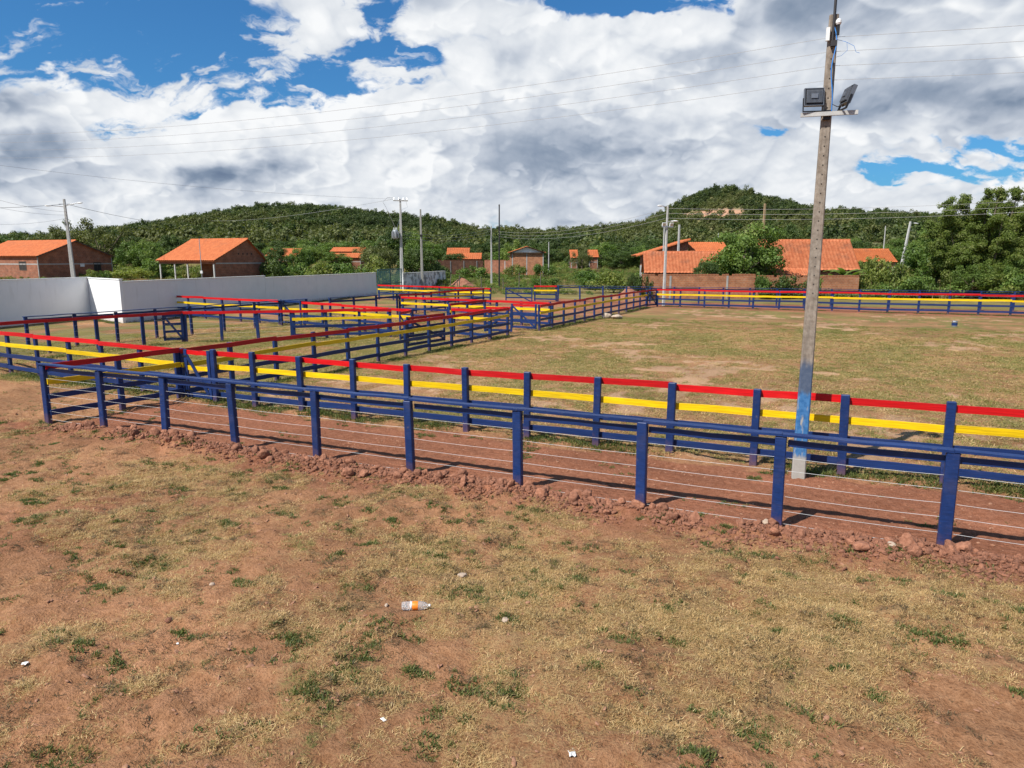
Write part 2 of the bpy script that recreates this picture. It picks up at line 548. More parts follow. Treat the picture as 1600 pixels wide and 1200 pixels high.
def brick_mat(name, c1, c2, mort, bw=.32, bh=.21, patch=None):
    """hollow clay block wall; coordinates run along the wall whichever way it faces"""
    m, h, b, o = mat_new(name)
    x, y, z = h.sep(ocoord(h))
    vec = h.comb(h.m('ADD', x, y), z, 0.0)
    t = h.n('ShaderNodeTexBrick')
    h._in(t.inputs['Vector'], vec)
    for k, v in (('Color1', (*c1, 1)), ('Color2', (*c2, 1)), ('Mortar', (*mort, 1)), ('Scale', 1.0), ('Mortar Size', .012),
                 ('Mortar Smooth', .2), ('Bias', -.1), ('Brick Width', bw), ('Row Height', bh)):
        t.inputs[k].default_value = v
    n = h.noise(vec, 1.3, 6, .65); f = h.noise(vec, 14, 4, .6)
    c = h.mul(t.outputs[0], h.mix(h.smooth(n, .28, .75), (.68, .66, .64), (1.2, 1.16, 1.12)))
    c = h.mul(c, h.mix(f, (.85, .85, .85), (1.12, 1.12, 1.12)))
    c = h.mix(h.m('MULTIPLY', h.smooth(h.noise(vec, .8, 5, .7), .56, .72), .5), c, mort)
    h._in(b.inputs['Base Color'], c)
    b.inputs['Roughness'].default_value = .92
    bump(h, b, h.m('ADD', h.m('MULTIPLY', t.outputs[1], -1.0), h.m('MULTIPLY', f, .3)), .6, .015)
    return m
M['brick'] = brick_mat('red_block_wall', (.26, .092, .048), (.33, .126, .068), (.26, .20, .156))
M['brick_orange'] = brick_mat('orange_brick_wall', (.37, .137, .062), (.44, .185, .088), (.39, .27, .185), .34, .19)

def tile_mat(name, c1, c2, soot):
    m, h, b, o = mat_new(name)
    p = ocoord(h)
    n = h.noise(p, 2.2, 6, .7); n2 = h.noise(p, .5, 4, .6)
    # one tone per tile
    w = h.n('ShaderNodeTexWhiteNoise', noise_dimensions='3D')
    h._in(w.inputs['Vector'], h.v('FLOOR', h.v('MULTIPLY', p, (4.0, 2.6, 2.6))))
    c = h.mix(w.outputs['Value'], c1, c2)
    c = h.mul(c, h.mix(n, (.80, .78, .76), (1.14, 1.12, 1.10)))
    c = h.mix(h.m('MULTIPLY', h.smooth(n2, .5, .75), soot), c, (.16, .075, .045))
    h._in(b.inputs['Base Color'], c)
    b.inputs['Roughness'].default_value = .85
    return m
M['tile'] = tile_mat('clay_roof_tile', (.43, .108, .030), (.52, .150, .047), .35)
M['tile_old'] = tile_mat('old_clay_tile', (.40, .108, .039), (.52, .172, .073), .75)

def leaf_mat(name, c1, c2, c3, trans=.35):
    m, h, b, o = mat_new(name)
    p = ocoord(h)
    at_ = h.n('ShaderNodeAttribute'); at_.attribute_name = 'tone'
    f = at_.outputs['Fac']
    c = h.mix(h.smooth(f, 0.0, .6), c1, c2)
    c = h.mix(h.smooth(f, .62, 1.0), c, c3)
    c = h.mul(c, h.mix(orand(h), (.80, .84, .74), (1.22, 1.14, 1.10)))
    h._in(b.inputs['Base Color'], c)
    b.inputs['Roughness'].default_value = .55
    b.inputs['Specular IOR Level'].default_value = .3
    tr = h.n('ShaderNodeBsdfTranslucent')
    h._in(tr.inputs[0], h.mul(c, (1.25, 1.35, .6)))
    mx = h.n('ShaderNodeMixShader'); mx.inputs[0].default_value = trans
    h.t.links.new(b.outputs[0], mx.inputs[1]); h.t.links.new(tr.outputs[0], mx.inputs[2])
    h.t.links.new(mx.outputs[0], o.inputs[0])
    return m
M['leaf_dark'] = leaf_mat('dark_leaves', (.042, .070, .018), (.072, .114, .030), (.120, .165, .046))
M['leaf_mid'] = leaf_mat('green_leaves', (.062, .112, .022), (.110, .180, .038), (.175, .235, .060))
M['hill_dark'] = leaf_mat('hill_dark_leaves', (.032, .050, .016), (.056, .084, .026), (.10, .125, .042))
M['hill_mid'] = leaf_mat('hill_green_leaves', (.046, .074, .020), (.080, .115, .032), (.14, .16, .055))
M['leaf_light'] = leaf_mat('yellow_green_leaves', (.095, .145, .030), (.150, .215, .048), (.23, .28, .075))
M['leaf_olive'] = leaf_mat('olive_leaves', (.082, .096, .032), (.135, .152, .052), (.20, .20, .08))
M['weed'] = leaf_mat('weed_leaves', (.105, .140, .032), (.175, .220, .052), (.27, .28, .09), .4)
M['weed_dry'] = leaf_mat('dry_weed_stalks', (.13, .105, .045), (.20, .16, .075), (.28, .22, .11), .3)
M['straw'] = leaf_mat('dry_grass', (.30, .192, .086), (.46, .315, .147), (.64, .49, .27), .25)
M['turf_fresh'] = leaf_mat('fresh_green_weed', (.058, .082, .022), (.095, .120, .032), (.16, .175, .052), .35)
M['turf_pale'] = leaf_mat('pale_turf', (.150, .150, .042), (.225, .212, .066), (.33, .29, .11), .3)
M['dead'] = leaf_mat('dead_dark_grass', (.050, .036, .018), (.085, .062, .030), (.14, .10, .05), .15)
M['turf'] = leaf_mat('green_grass', (.060, .080, .020), (.095, .120, .030), (.16, .17, .05), .35)
# ------------------------------------------------------------------ terrain, hills
def T(x, y):
    """broad lie of the land (metres), numpy in / numpy out"""
    x = np.asarray(x, float); y = np.asarray(y, float)
    left = 1.3 * sstep(y, 60, 96) * sstep(-x, 20, 42)
    return left + 2.6 * sstep(y, 105, 250)

def Tz(x, y): return float(T(x, y))

def micro(u, v):
    """small relief: clods, little scarps, ruts; only worth having near the camera"""
    near = 1 - sstep(v, 16, 26)
    far = sstep(v, -6, 1)
    broad = (fbm(u * .45, v * .45, 3, .5, seed=201) - .5) * .16
    clod = (fbm(u * 2.2, v * 2.2, 4, .55, seed=205) - .5) * .14
    fine = (fbm(u * 7.5, v * 7.5, 3, .55, seed=209) - .5) * .075
    sc = fbm(u * .62 + 7, v * .62, 5, .55, seed=213)
    scarp = .055 * sstep(sc, .50, .53) + .04 * sstep(sc, .60, .62)
    scarp = scarp * sstep(fbm(u * .3, v * .3, 2, .5, seed=219), .42, .60)
    lane = sstep(v, 11.25, 11.7) * (1 - sstep(v, 14.8, 15.4)) * sstep(u, -18.6, -17.6)
    h = broad * (1 - lane * .7) + clod * (1 - lane * .72) + fine * (1 - lane * .55) + scarp * (1 - lane)
    bank = .10 * np.exp(-((v - 11.28) / .36) ** 2) * sstep(u, -18.3, -16.8)
    return (h + bank) * near * far

def zones(u, v):
    """what covers the soil: dry grass, green grass, red earth, pale sand (0..1 each)"""
    a = fbm(u * .42, v * .42, 5, .55, seed=301)
    b = fbm(u * 1.15 + 3, v * 1.15, 5, .6, seed=307)
    c = fbm(u * .20 + 9, v * .20, 4, .55, seed=311)
    d = fbm(u * 2.6, v * 2.6, 4, .6, seed=317)
    front = 1 - sstep(v + (a - .5) * .6, 11.05, 11.3)
    lane = sstep(v + (b - .5) * .5, 11.0, 11.3) * (1 - sstep(v + (b - .5) * 1.1, 14.4, 15.3)) * sstep(u + (b - .5) * 1.5, -18.6, -17.4)
    field = sstep(v, 14.6, 15.6)
    left = 1 - sstep(u + (a - .5) * 3, -17.6, -15.6)
    back = sstep(v + (b - .5) * 1.5, 61.4, 62.6) * sstep(u, -32, -26)
    behind = sstep(v + (b - .5) * 2, 69.0, 71.5)
    yard = sstep(v, 36, 40) * (1 - sstep(u + (a - .5) * 4, -17.2, -15.2)) * sstep(u, -33, -30) * (1 - behind)
    # dry straw band in the middle of the near field, bare soil towards the lower right
    strawband = np.exp(-(((v - 8.6) / 2.0) ** 2)) * np.exp(-(((u + .6) / 4.2) ** 2))
    bare_r = sstep(u + (c - .5) * 8, -3.5, 1.5) * (1 - sstep(v + (a - .5) * 4, 6.2, 8.6)) 
    dry = front * (.24 + .46 * sstep(a * .5 + b * .5, .40, .62) + .40 * strawband - .42 * bare_r)
    green = front * (.46 * sstep(d * .45 + b * .55, .545, .66) + .18 * sstep(c, .45, .62) + .10 * strawband)
    red = front * (.30 * sstep(c, .38, .6) + .24 * (1 - sstep(u + v * .3, -12, -1)) + .30 * sstep(v, 9.6, 11.0))
    sand = front * (.28 * sstep(b, .45, .65) + .30 * bare_r)
    # the arena
    dryf = .52 + .30 * sstep(b, .4, .62)
    greenf = .42 + .44 * sstep(a * .65 + d * .35, .44, .62) + .26 * sstep(v, 30, 62) * sstep(c, .38, .60) + .22 * (1 - sstep(v, 15, 19)) * sstep(b, .42, .6)
    sandf = .85 * sstep(b * .5 + c * .5, .575, .64) + .55 * sstep(u, 8, 24) * sstep(v, 40, 60) * sstep(b, .46, .58)
    greenf = greenf + .34 * sstep(u, 1, 10) * sstep(a * .5 + b * .5, .44, .6) * sstep(v, 22, 30)
    greenf = greenf * (1 - .8 * np.clip(sandf, 0, 1)); dryf = dryf * (1 - .85 * np.clip(sandf, 0, 1))
    redf = .12 + .65 * sstep(v + (b - .5) * 6, 58.5, 62.0) * sstep(u, -16, -12)
    # the pens on the left are greener
    greenl = .45 + .50 * sstep(a, .38, .58); dryl = .50; redl = .16 * sstep(c, .46, .6); sandl = .35 * sstep(b, .56, .66)
    f = field
    dry = dry + f * ((1 - left) * dryf + left * dryl)
    green = green + f * ((1 - left) * greenf + left * greenl)
    red = red + f * ((1 - left) * redf + left * redl)
    sand = sand + f * ((1 - left) * sandf + left * sandl)
    outl = left * (1 - field) * (1 - front)
    dry += outl * .5; green += outl * .35; red += outl * .3
    bare = np.clip(np.maximum(back, yard * .75 * sstep(b, .36, .5)), 0, 1) * (1 - behind)
    green = green * (1 - .82 * bare); dry = dry * (1 - .72 * bare); red = red * (1 - bare) + bare * .85; sand = sand * (1 - bare)
    green = green * (1 - behind) + behind * .9; dry = dry * (1 - behind) + behind * .5; red = red * (1 - behind * .6)
    k = lane
    dry = dry * (1 - k) + k * .02; green = green * (1 - k) + k * .05 * sstep(d, .58, .7); red = red * (1 - k) + k; sand = sand * (1 - k)
    return [np.clip(t, 0, 1) for t in (dry, green, red, sand)]

def graded(parts):
    out = []
    for a, b, s in parts: out.append(np.arange(a, b, s))
    return np.concatenate(out)
def geom(start, end, first, k=1.35):
    out = [start]; s = first
    while abs(out[-1] - start) < abs(end - start):
        out.append(out[-1] + (s if end > start else -s)); s *= k
    return np.array(out[1:])

us = np.concatenate([geom(-60, -1700, .6)[::-1], graded([(-60, -22, .32), (-22, 9, .085), (9, 46, .32)]), geom(46, 1700, .6)])
vs = np.concatenate([geom(2.4, -1200, .5)[::-1], graded([(2.4, 15.6, .075), (15.6, 72, .36)]), geom(72, 1700, .6)])

def sheet(name, us, vs, hfun, mat):
    UU, VV = np.meshgrid(us, vs)
    Z = hfun(UU, VV)
    verts = np.stack([UU, VV, Z], -1).reshape(-1, 3)
    nu, nv = len(us), len(vs)
    i = np.arange(nu * nv).reshape(nv, nu)
    faces = np.stack([i[:-1, :-1], i[:-1, 1:], i[1:, 1:], i[1:, :-1]], -1).reshape(-1, 4)
    me = np_mesh(name, verts, faces, mat, True)
    at_ = me.attributes.new('zone', 'FLOAT_COLOR', 'POINT')
    z4 = np.stack(zones(UU, VV), -1).reshape(-1).astype(np.float32)
    at_.data.foreach_set('color', z4)
    return link(name, me, None, (0, 0, 0), (0, 0, FENCE_ROT))

def uv_to_xy(u, v):
    return u * AU.x + v * AV.x, u * AU.y + v * AV.y

def ground_h(u, v):
    x, y = uv_to_xy(u, v)
    lane = sstep(v, 11.5, 11.8) * (1 - sstep(v, 14.6, 15.2)) * sstep(u, -18.2, -17.4) 
    return T(x, y) + micro(u, v) - .05 * lane

def lane_h(u, v):
    """top of the red earth lane, its edges dipping under the turf"""
    e = fbm(u * 1.1, v * 1.1, 4, .6, seed=401) - .5
    inner = sstep(v + e * .45, 11.35, 11.75) * (1 - sstep(v + e * .9, 14.55, 15.15)) * sstep(u + e, -18.2, -17.6)
    rut = -.02 * np.exp(-((v - 12.9 + .2 * (fbm(u * .3, v * 0, 2, seed=7) - .5)) / .25) ** 2) - .02 * np.exp(-((v - 14.0) / .22) ** 2)
    loose = (fbm(u * 1.6, v * 4.5, 4, .6, seed=411) - .5) * .05 + (fbm(u * 8, v * 8, 3, .55, seed=415) - .5) * .04
    return micro(u, v) - .10 + .105 * inner + (rut + loose) * inner

def surf_z(u, v):
    g = ground_h(u, v); l = lane_h(u, v)
    return np.maximum(g, np.where((v > 11.2) & (v < 15.4) & (u > -18.6) & (u < 12), l, -9))

def soil_mat():
    m, h, b, o = mat_new('soil_and_turf')
    p = ocoord(h)
    a = h.n('ShaderNodeAttribute'); a.attribute_name = 'zone'
    sc = h.n('ShaderNodeSeparateColor'); h.t.links.new(a.outputs['Color'], sc.inputs[0])
    dry, green, red = sc.outputs[0], sc.outputs[1], sc.outputs[2]
    sand = a.outputs['Alpha']
    n1 = h.noise(p, 2.1, 6, .62); n2 = h.noise(p, 9.0, 6, .66); n3 = h.noise(p, 38.0, 4, .65); n4 = h.noise(p, .33, 5, .6)
    soil = h.mix(h.smooth(n2, .3, .7), (0.2518, 0.1195, 0.05626), (0.3663, 0.1943, 0.1019))
    redc = h.mix(h.smooth(n2, .3, .7), (0.212, 0.080, 0.041), (0.312, 0.134, 0.077))
    sandc = h.mix(h.smooth(n2, .3, .7), (0.335, 0.198, 0.112), (0.42, 0.268, 0.162))
    def mask(v_, k, lo, hi, nn):
        return h.smooth(h.m('ADD', v_, h.m('MULTIPLY', h.m('SUBTRACT', nn, .5), k)), lo, hi)
    nn12 = h.m('ADD', h.m('MULTIPLY', n1, .4), h.m('MULTIPLY', n2, .6))
    nn23 = h.m('ADD', h.m('MULTIPLY', n2, .55), h.m('MULTIPLY', n3, .45))
    c = h.mix(mask(red, .9, .25, .8, nn12), soil, redc)
    c = h.mix(mask(sand, 1.0, .30, .80, nn12), c, sandc)
    straw = h.mix(n3, (0.187, 0.1218, 0.05568), (0.3219, 0.2262, 0.1044))
    c = h.mix(h.m('MULTIPLY', mask(dry, 2.0, .42, .95, nn23), .72), c, straw)
    gcol = h.mix(n3, (.098, .108, .028), (.195, .190, .056))
    c = h.mix(h.m('MULTIPLY', mask(green, 2.0, .44, .95, nn23), .80), c, gcol)
    c = h.mul(c, h.mix(h.smooth(n4, .3, .7), (.74, .73, .72), (1.12, 1.12, 1.12)))
    c = h.mul(c, h.mix(h.smooth(n3, .28, .55), (.60, .57, .54), (1.06, 1.06, 1.06)))  # crumb shadows painted into the soil colour where the fine noise dips
    h._in(b.inputs['Base Color'], c)
    b.inputs['Roughness'].default_value = .96
    b.inputs['Specular IOR Level'].default_value = .15
    hg = h.m('ADD', h.m('MULTIPLY', n2, .6), h.m('MULTIPLY', n3, .4))
    bump(h, b, hg, 1.0, .075)
    return m
M['soil'] = soil_mat()
M['clod'] = plain('earth_clod', (.27, .125, .070), (.38, .20, .12), 12, .95, .6, .01)

ground = sheet('ground', us, vs, ground_h, M['soil'])
tag(ground, kind='structure')
lane = sheet('dirt_lane', np.arange(-18.6, 12.0, .085), np.arange(11.2, 15.45, .075), lane_h, M['soil'])
tag(lane, kind='structure')

# hills: ridge line read off the photograph as heights at 420 m
_RX = np.array([-900, -300, 0, 70, 130, 190, 260, 300, 350, 390, 430, 480, 520, 580, 640, 700, 740, 800, 850, 900, 950, 985, 1030, 1057, 1088, 1112, 1140, 1172, 1205, 1245, 1300, 1350, 1400, 1500, 1600, 1900, 2500])
_RY = np.array([374, 374, 374, 371, 367, 365, 361, 355, 345, 335, 326, 323, 326, 333, 340, 345, 356, 359, 362, 358, 354, 350, 339, 320, 301, 297, 306, 318, 325, 329, 332, 336, 340, 345, 350, 365, 372])
RIDGE_Y = 420.0
def ridge(x):
    px = 800 + F_PX * np.asarray(x) / RIDGE_Y
    py = np.interp(px, _RX, _RY)
    for s in (12, -12): py = py + np.interp(px + s, _RX, _RY)
    py = py / 3
    return CAM_H + (403 - py) / F_PX * RIDGE_Y - 3.9
def hill_h(x, y):
    r = ridge(x * RIDGE_Y / np.maximum(y, RIDGE_Y * .55)) if False else ridge(x)
    t = np.clip((y - 235) / (RIDGE_Y - 235), 0, 1)
    rise = np.sin(t * math.pi / 2) ** 1.35
    fall = 1 - .55 * sstep(y, RIDGE_Y, 760)
    n = (fbm(x * .012, y * .012, 5, .5, seed=501) - .5)
    return 1.5 + (r - 1.5) * rise * fall + n * 9 * np.clip(rise * (1 - rise) * 4, 0, 1)
def hill_mat():
    m, h, b, o = mat_new('hillside')
    p = ocoord(h)
    n = h.noise(p, .05, 6, .6); f = h.noise(p, .4, 5, .6)
    c = h.mix(h.smooth(n, .35, .65), (.090, .098, .034), (.185, .165, .066))
    x, y, z = h.sep(p)
    # red scar of bare earth on the right-hand hill
    ex = h.m('MULTIPLY', h.m('SUBTRACT', x, 97.0), 1 / 9.0); ez = h.m('MULTIPLY', h.m('SUBTRACT', z, 25.0), 1 / 3.0)
    d = h.m('ADD', h.m('MULTIPLY', ex, ex), h.m('MULTIPLY', ez, ez))
    scar = h.smooth(h.m('ADD', d, h.m('MULTIPLY', h.m('SUBTRACT', f, .5), 2.4)), 1.5, .4)
    c = h.mix(scar, c, h.mix(f, (.34, .165, .095), (.46, .27, .17)))
    h._in(b.inputs['Base Color'], c)
    b.inputs['Roughness'].default_value = .95
    bump(h, b, f, .8, 1.2)
    return m
M['hill'] = hill_mat()
hx = np.arange(-560, 561, 6.0); hy = np.arange(225, 800, 8.0)
HX, HY = np.meshgrid(hx, hy)
i = np.arange(HX.size).reshape(HX.shape)
hill = link('hills', np_mesh('hills', np.stack([HX, HY, hill_h(HX, HY)], -1).reshape(-1, 3),
            np.stack([i[:-1, :-1], i[:-1, 1:], i[1:, 1:], i[1:, :-1]], -1).reshape(-1, 4), M['hill'], True))
tag(hill, kind='structure')

# ------------------------------------------------------------------ scattering of what nobody could count
def proto_coll(name, meshes):
    c = bpy.data.collections.new(name)
    for i_, me in enumerate(meshes):
        o = bpy.data.objects.new(me.name, me); c.objects.link(o)
    return c

def scatter(name, pts, rot, scl, idx, coll, label=None):
    n = len(pts)
    me = bpy.data.meshes.new(name)
    me.vertices.add(n); me.vertices.foreach_set('co', np.asarray(pts, np.float32).ravel())
    for nm, ty, arr, key in (('rot', 'FLOAT_VECTOR', rot, 'vector'), ('scl', 'FLOAT_VECTOR', scl, 'vector'), ('idx', 'INT', idx, 'value')):
        a = me.attributes.new(nm, ty, 'POINT'); a.data.foreach_set(key, np.asarray(arr).ravel())
    o = link(name, me)
    ng = bpy.data.node_groups.new(name, 'GeometryNodeTree')
    ng.interface.new_socket('Geometry', in_out='INPUT', socket_type='NodeSocketGeometry')
    ng.interface.new_socket('Geometry', in_out='OUTPUT', socket_type='NodeSocketGeometry')
    N = ng.nodes.new; L = ng.links.new
    gi, go = N('NodeGroupInput'), N('NodeGroupOutput')
    iop = N('GeometryNodeInstanceOnPoints'); ci = N('GeometryNodeCollectionInfo')
    ci.inputs['Collection'].default_value = coll
    ci.inputs['Separate Children'].default_value = True
    ci.inputs['Reset Children'].default_value = True
    def attr(nm, ty):
        a = N('GeometryNodeInputNamedAttribute'); a.data_type = ty; a.inputs['Name'].default_value = nm
        return a.outputs[0]
    L(gi.outputs[0], iop.inputs['Points']); L(ci.outputs[0], iop.inputs['Instance'])
    iop.inputs['Pick Instance'].default_value = True
    L(attr('idx', 'INT'), iop.inputs['Instance Index'])
    L(attr('rot', 'FLOAT_VECTOR'), iop.inputs['Rotation'])
    L(attr('scl', 'FLOAT_VECTOR'), iop.inputs['Scale'])
    L(iop.outputs[0], go.inputs[0])
    md = o.modifiers.new('scatter', 'NODES'); md.node_group = ng
    return tag(o, label, kind='stuff')

def with_tone(me, tone):
    a = me.attributes.new('tone', 'FLOAT', 'POINT'); a.data.foreach_set('value', np.asarray(tone, np.float32))
    return me

def tuft(name, n, length, width, lie, mat, seed, spread=.05):
    g = np.random.default_rng(seed)
    v = []; f = []; tone = []
    for k in range(n):
        a = g.uniform(0, 2 * math.pi); L_ = length * g.uniform(.5, 1.15); li = np.clip(g.normal(lie, .25), .05, 1.45)
        bx, by = g.normal(0, spread, 2)
        d = np.array([math.cos(a) * math.sin(li), math.sin(a) * math.sin(li), math.cos(li)])
        s = np.array([-math.sin(a), math.cos(a), 0]) * width * g.uniform(.6, 1.2)
        b0 = np.array([bx, by, -.006])
        mid = b0 + d * L_ * .55
        tip = b0 + d * L_; tip[2] -= L_ * .22 * math.sin(li)
        n0 = len(v)
        v += [b0 - s, b0 + s, mid + s * .8, mid - s * .8, tip]
        f += [(n0, n0 + 1, n0 + 2), (n0, n0 + 2, n0 + 3), (n0 + 3, n0 + 2, n0 + 4)]
        tone += [g.uniform(0, 1)] * 5
    return with_tone(np_mesh(name, np.array(v), np.array(f), mat), tone)

def frustum_keep(x, y, z, margin=.16, zoff=0):
    cp, sp = math.cos(PITCH), math.sin(PITCH)
    d = y * cp - (z - CAM_H) * sp
    px = x / np.maximum(d, .1) * F_PX; py = -(y * sp + (z - CAM_H) * cp) / np.maximum(d, .1) * F_PX
    return (d > .5) & (np.abs(px) < 800 * (1 + margin)) & (py < 600 * (1 + margin))

def grass_points(n, u0, u1, v0, v1, which, thr, seed, power=1.0):
    g = np.random.default_rng(seed)
    u = g.uniform(u0, u1, n); v = g.uniform(v0, v1, n)
    x, y = uv_to_xy(u, v)
    k = frustum_keep(x, y, np.zeros(n))
    u, v, x, y = u[k], v[k], x[k], y[k]
    dry, green, red, sand = zones(u, v)
    patch = fbm(u * 3.4, v * 3.4, 4, .6, seed=seed + 3)
    w = (dry if which == 'dry' else green)
    w = np.clip((w + (patch - .5) * 1.5 - thr) * 1.6, 0, 1) ** power
    k = g.uniform(0, 1, len(u)) < w
    u, v, x, y = u[k], v[k], x[k], y[k]
    z = surf_z(u, v)
    return np.stack([x, y, z], -1), g

def rots(g, n, tilt=.12):
    return np.stack([g.normal(0, tilt, n), g.normal(0, tilt, n), g.uniform(0, 6.283, n)], -1)
def scl1(g, n, a, b, zr=(1, 1)):
    s = g.uniform(a, b, n)
    return np.stack([s, s, s * g.uniform(zr[0], zr[1], n)], -1)

straws = proto_coll('straw_tufts', [tuft('straw_tuft', 20, .062, .0021, 1.12, M['straw'], 50 + k, .05) for k in range(5)])
turfs = proto_coll('turf_tufts', [tuft('turf_tuft', 26, .050, .0030, .85, M['turf'], 70 + k, .032) for k in range(4)])
P_, g_ = grass_points(300000, -24, 10, 2.4, 11.4, 'dry', .44, 81)
scatter('dry_grass', P_, rots(g_, len(P_)), scl1(g_, len(P_), .55, 1.35), g_.integers(0, 5, len(P_)), straws)
P_, g_ = grass_points(110000, -24, 10, 2.4, 15.2, 'green', .40, 82, 1.3)
scatter('green_grass', P_, rots(g_, len(P_)), scl1(g_, len(P_), .5, 1.25), g_.integers(0, 4, len(P_)), turfs)
pales = proto_coll('pale_turf_tufts', [tuft('pale_turf_tuft', 26, .050, .0032, .95, M['turf_pale'], 75 + k, .04) for k in range(4)])
P_, g_ = grass_points(150000, -34, 30, 14.8, 44, 'dry', .22, 83)
scatter('arena_dry_grass', P_, rots(g_, len(P_)), scl1(g_, len(P_), 1.3, 2.7, (.5, .9)), g_.integers(0, 5, len(P_)), straws)
P_, g_ = grass_points(110000, -36, 30, 14.8, 50, 'green', .26, 84)
scatter('arena_green_grass', P_, rots(g_, len(P_)), scl1(g_, len(P_), 1.4, 2.9, (.4, .8)), g_.integers(0, 4, len(P_)), pales)

fresh = proto_coll('fresh_tufts', [tuft('fresh_tuft', 30, .055, .0050, .75, M['turf_fresh'], 90 + k, .03) for k in range(3)])
g_ = np.random.default_rng(87)
cu, cv = g_.uniform(-22, 9, 760), 2.6 + 12.2 * g_.random(760) ** .9
extra = [UV(on_ground(a_, b_)) for a_, b_ in ((680, 926), (722, 926), (640, 998), (535, 1062), (560, 1035), (790, 1085), (115, 862), (295, 850), (90, 1000), (1500, 1000), (1020, 1105), (1395, 905), (740, 880), (450, 1035))]
cu = np.concatenate([cu, [e_[0] for e_ in extra]]); cv = np.concatenate([cv, [e_[1] for e_ in extra]])
uu = []; vv = []
for a_, b_ in zip(cu, cv):
    if 11.5 < b_ < 14.6 and g_.random() < .8: continue
    n_ = int(3 + 17 * g_.random() ** 2); el_ = g_.uniform(.03, .12)
    uu.append(a_ + g_.normal(0, el_ * 1.6, n_)); vv.append(b_ + g_.normal(0, el_, n_))
uu = np.concatenate(uu); vv = np.concatenate(vv); x_, y_ = uv_to_xy(uu, vv)
scatter('green_tufts', np.stack([x_, y_, surf_z(uu, vv)], -1), rots(g_, len(uu)), scl1(g_, len(uu), .6, 1.3), g_.integers(0, 3, len(uu)), fresh)

deads = proto_coll('dead_tufts', [tuft('dead_tuft', 18, .045, .0028, 1.0, M['dead'], 110 + k, .03) for k in range(3)])
P_, g_ = grass_points(80000, -24, 10, 2.4, 11.4, 'dry', .02, 88, 1.3)
k_ = fbm(P_[:, 0] * 2.2, P_[:, 1] * 2.2, 4, .65, seed=89) > .53
P_ = P_[k_]
scatter('dead_grass', P_, rots(g_, len(P_)), scl1(g_, len(P_), .5, 1.4, (.5, 1)), g_.integers(0, 3, len(P_)), deads)

# rank grass along the foot of the fences
def line_points(lst, seed, per_m, spread):
    g = np.random.default_rng(seed); out = []
    for (ua, va, ub, vb, k) in lst:
        n = int(math.hypot(ub - ua, vb - va) * per_m * k)
        t = g.uniform(0, 1, n)
        t = t[fbm(t * math.hypot(ub - ua, vb - va) * .7, t * 0 + seed, 3, .5, seed=seed) > .42]
        n = len(t)
        u = ua + (ub - ua) * t + g.normal(0, spread, n); v = va + (vb - va) * t + g.normal(0, spread, n)
        x, y = uv_to_xy(u, v)
        out.append(np.stack([x, y, surf_z(u, v)], -1))
    return np.concatenate(out), g
P_, g_ = line_points([(-17.5, 15.2, 9, 15.3, 1.0), (-17.2, 17, -16.3, 35.5, 1.2), (-15.8, 39, -15, 61.5, 1.2), (-28.5, 16, -18, 15.3, 1.2),
                      (-30.5, 18, -30.2, 26, .8), (-30, 26, -22, 32, .8), (-43, 31.6, -49, 68, .8), (-48.2, 33.4, -43, 31.7, 1), (-14.6, 63, 20, 63.4, .5)], 91, 55, .16)
scatter('fence_foot_grass', P_, rots(g_, len(P_)), scl1(g_, len(P_), 1.4, 3.4, (.8, 1.4)), g_.integers(0, 4, len(P_)), turfs)

# pebbles and clods
def rock_mesh(name, seed, rough=.28, sub=2, mat=None):
    bm = bmesh.new()
    bmesh.ops.create_icosphere(bm, subdivisions=sub, radius=1)
    g = np.random.default_rng(seed)
    off = g.uniform(0, 50, 3); st = g.uniform(.65, 1.1, 3); st[2] *= .78
    pl = [(Vector(g.normal(0, 1, 3)).normalized(), g.uniform(.62, .85)) for _ in range(6)]
    from mathutils import noise as mn
    for v in bm.verts:
        p = v.co.copy()
        d = 1 + rough * mn.fractal(p * 1.3 + Vector(off), 1.0, 2.0, 3)
        p = p * d
        for nrm, dd in pl:                       # knock a few flats off
            e = p.dot(nrm) - dd
            if e > 0: p = p - nrm * e * .85
        v.co = Vector((p.x * st[0], p.y * st[1], p.z * st[2]))
    me = bpy.data.meshes.new(name); bm.to_mesh(me); bm.free()
    me.polygons.foreach_set('use_smooth', np.ones(len(me.polygons), bool))
    me.materials.append(mat or M['stone'])
    return me
pebs = proto_coll('pebbles', [rock_mesh('pebble', 600 + k, .42, 2) for k in range(4)])
clods = proto_coll('clods', [rock_mesh('clod', 620 + k, .45, 2, M['clod']) for k in range(4)])
g_ = np.random.default_rng(95)
n_ = 22000
u_ = g_.uniform(-18.2, 10, n_); v_ = 11.48 - np.abs(g_.normal(0, .36, n_)) * np.interp(u_, [-18, -8, 4], [.6, .85, 1.15])
k_ = fbm(u_ * .8, v_ * .8, 3, .5, seed=97) > .34
u_, v_ = u_[k_], v_[k_]
x_, y_ = uv_to_xy(u_, v_)
s_ = .014 + .036 * g_.random(len(u_)) ** 2.2
scatter('rubble', np.stack([x_, y_, surf_z(u_, v_) + s_ * .15], -1), rots(g_, len(u_), .6), np.stack([s_ * g_.uniform(.8, 1.4, len(u_)), s_ * g_.uniform(.7, 1.1, len(u_)), s_ * g_.uniform(.5, .9, len(u_))], -1), g_.integers(0, 4, len(u_)), pebs,
        'fine red rubble spilled along the foot of the front wire fence')
n_ = 20000
u_ = g_.uniform(-22, 10, n_); v_ = g_.uniform(2.5, 15.2, n_)
x_, y_ = uv_to_xy(u_, v_)
k_ = frustum_keep(x_, y_, np.zeros(n_)) & (fbm(u_ * .9, v_ * .9, 4, .6, seed=99) > .43)
u_, v_, x_, y_ = u_[k_], v_[k_], x_[k_], y_[k_]
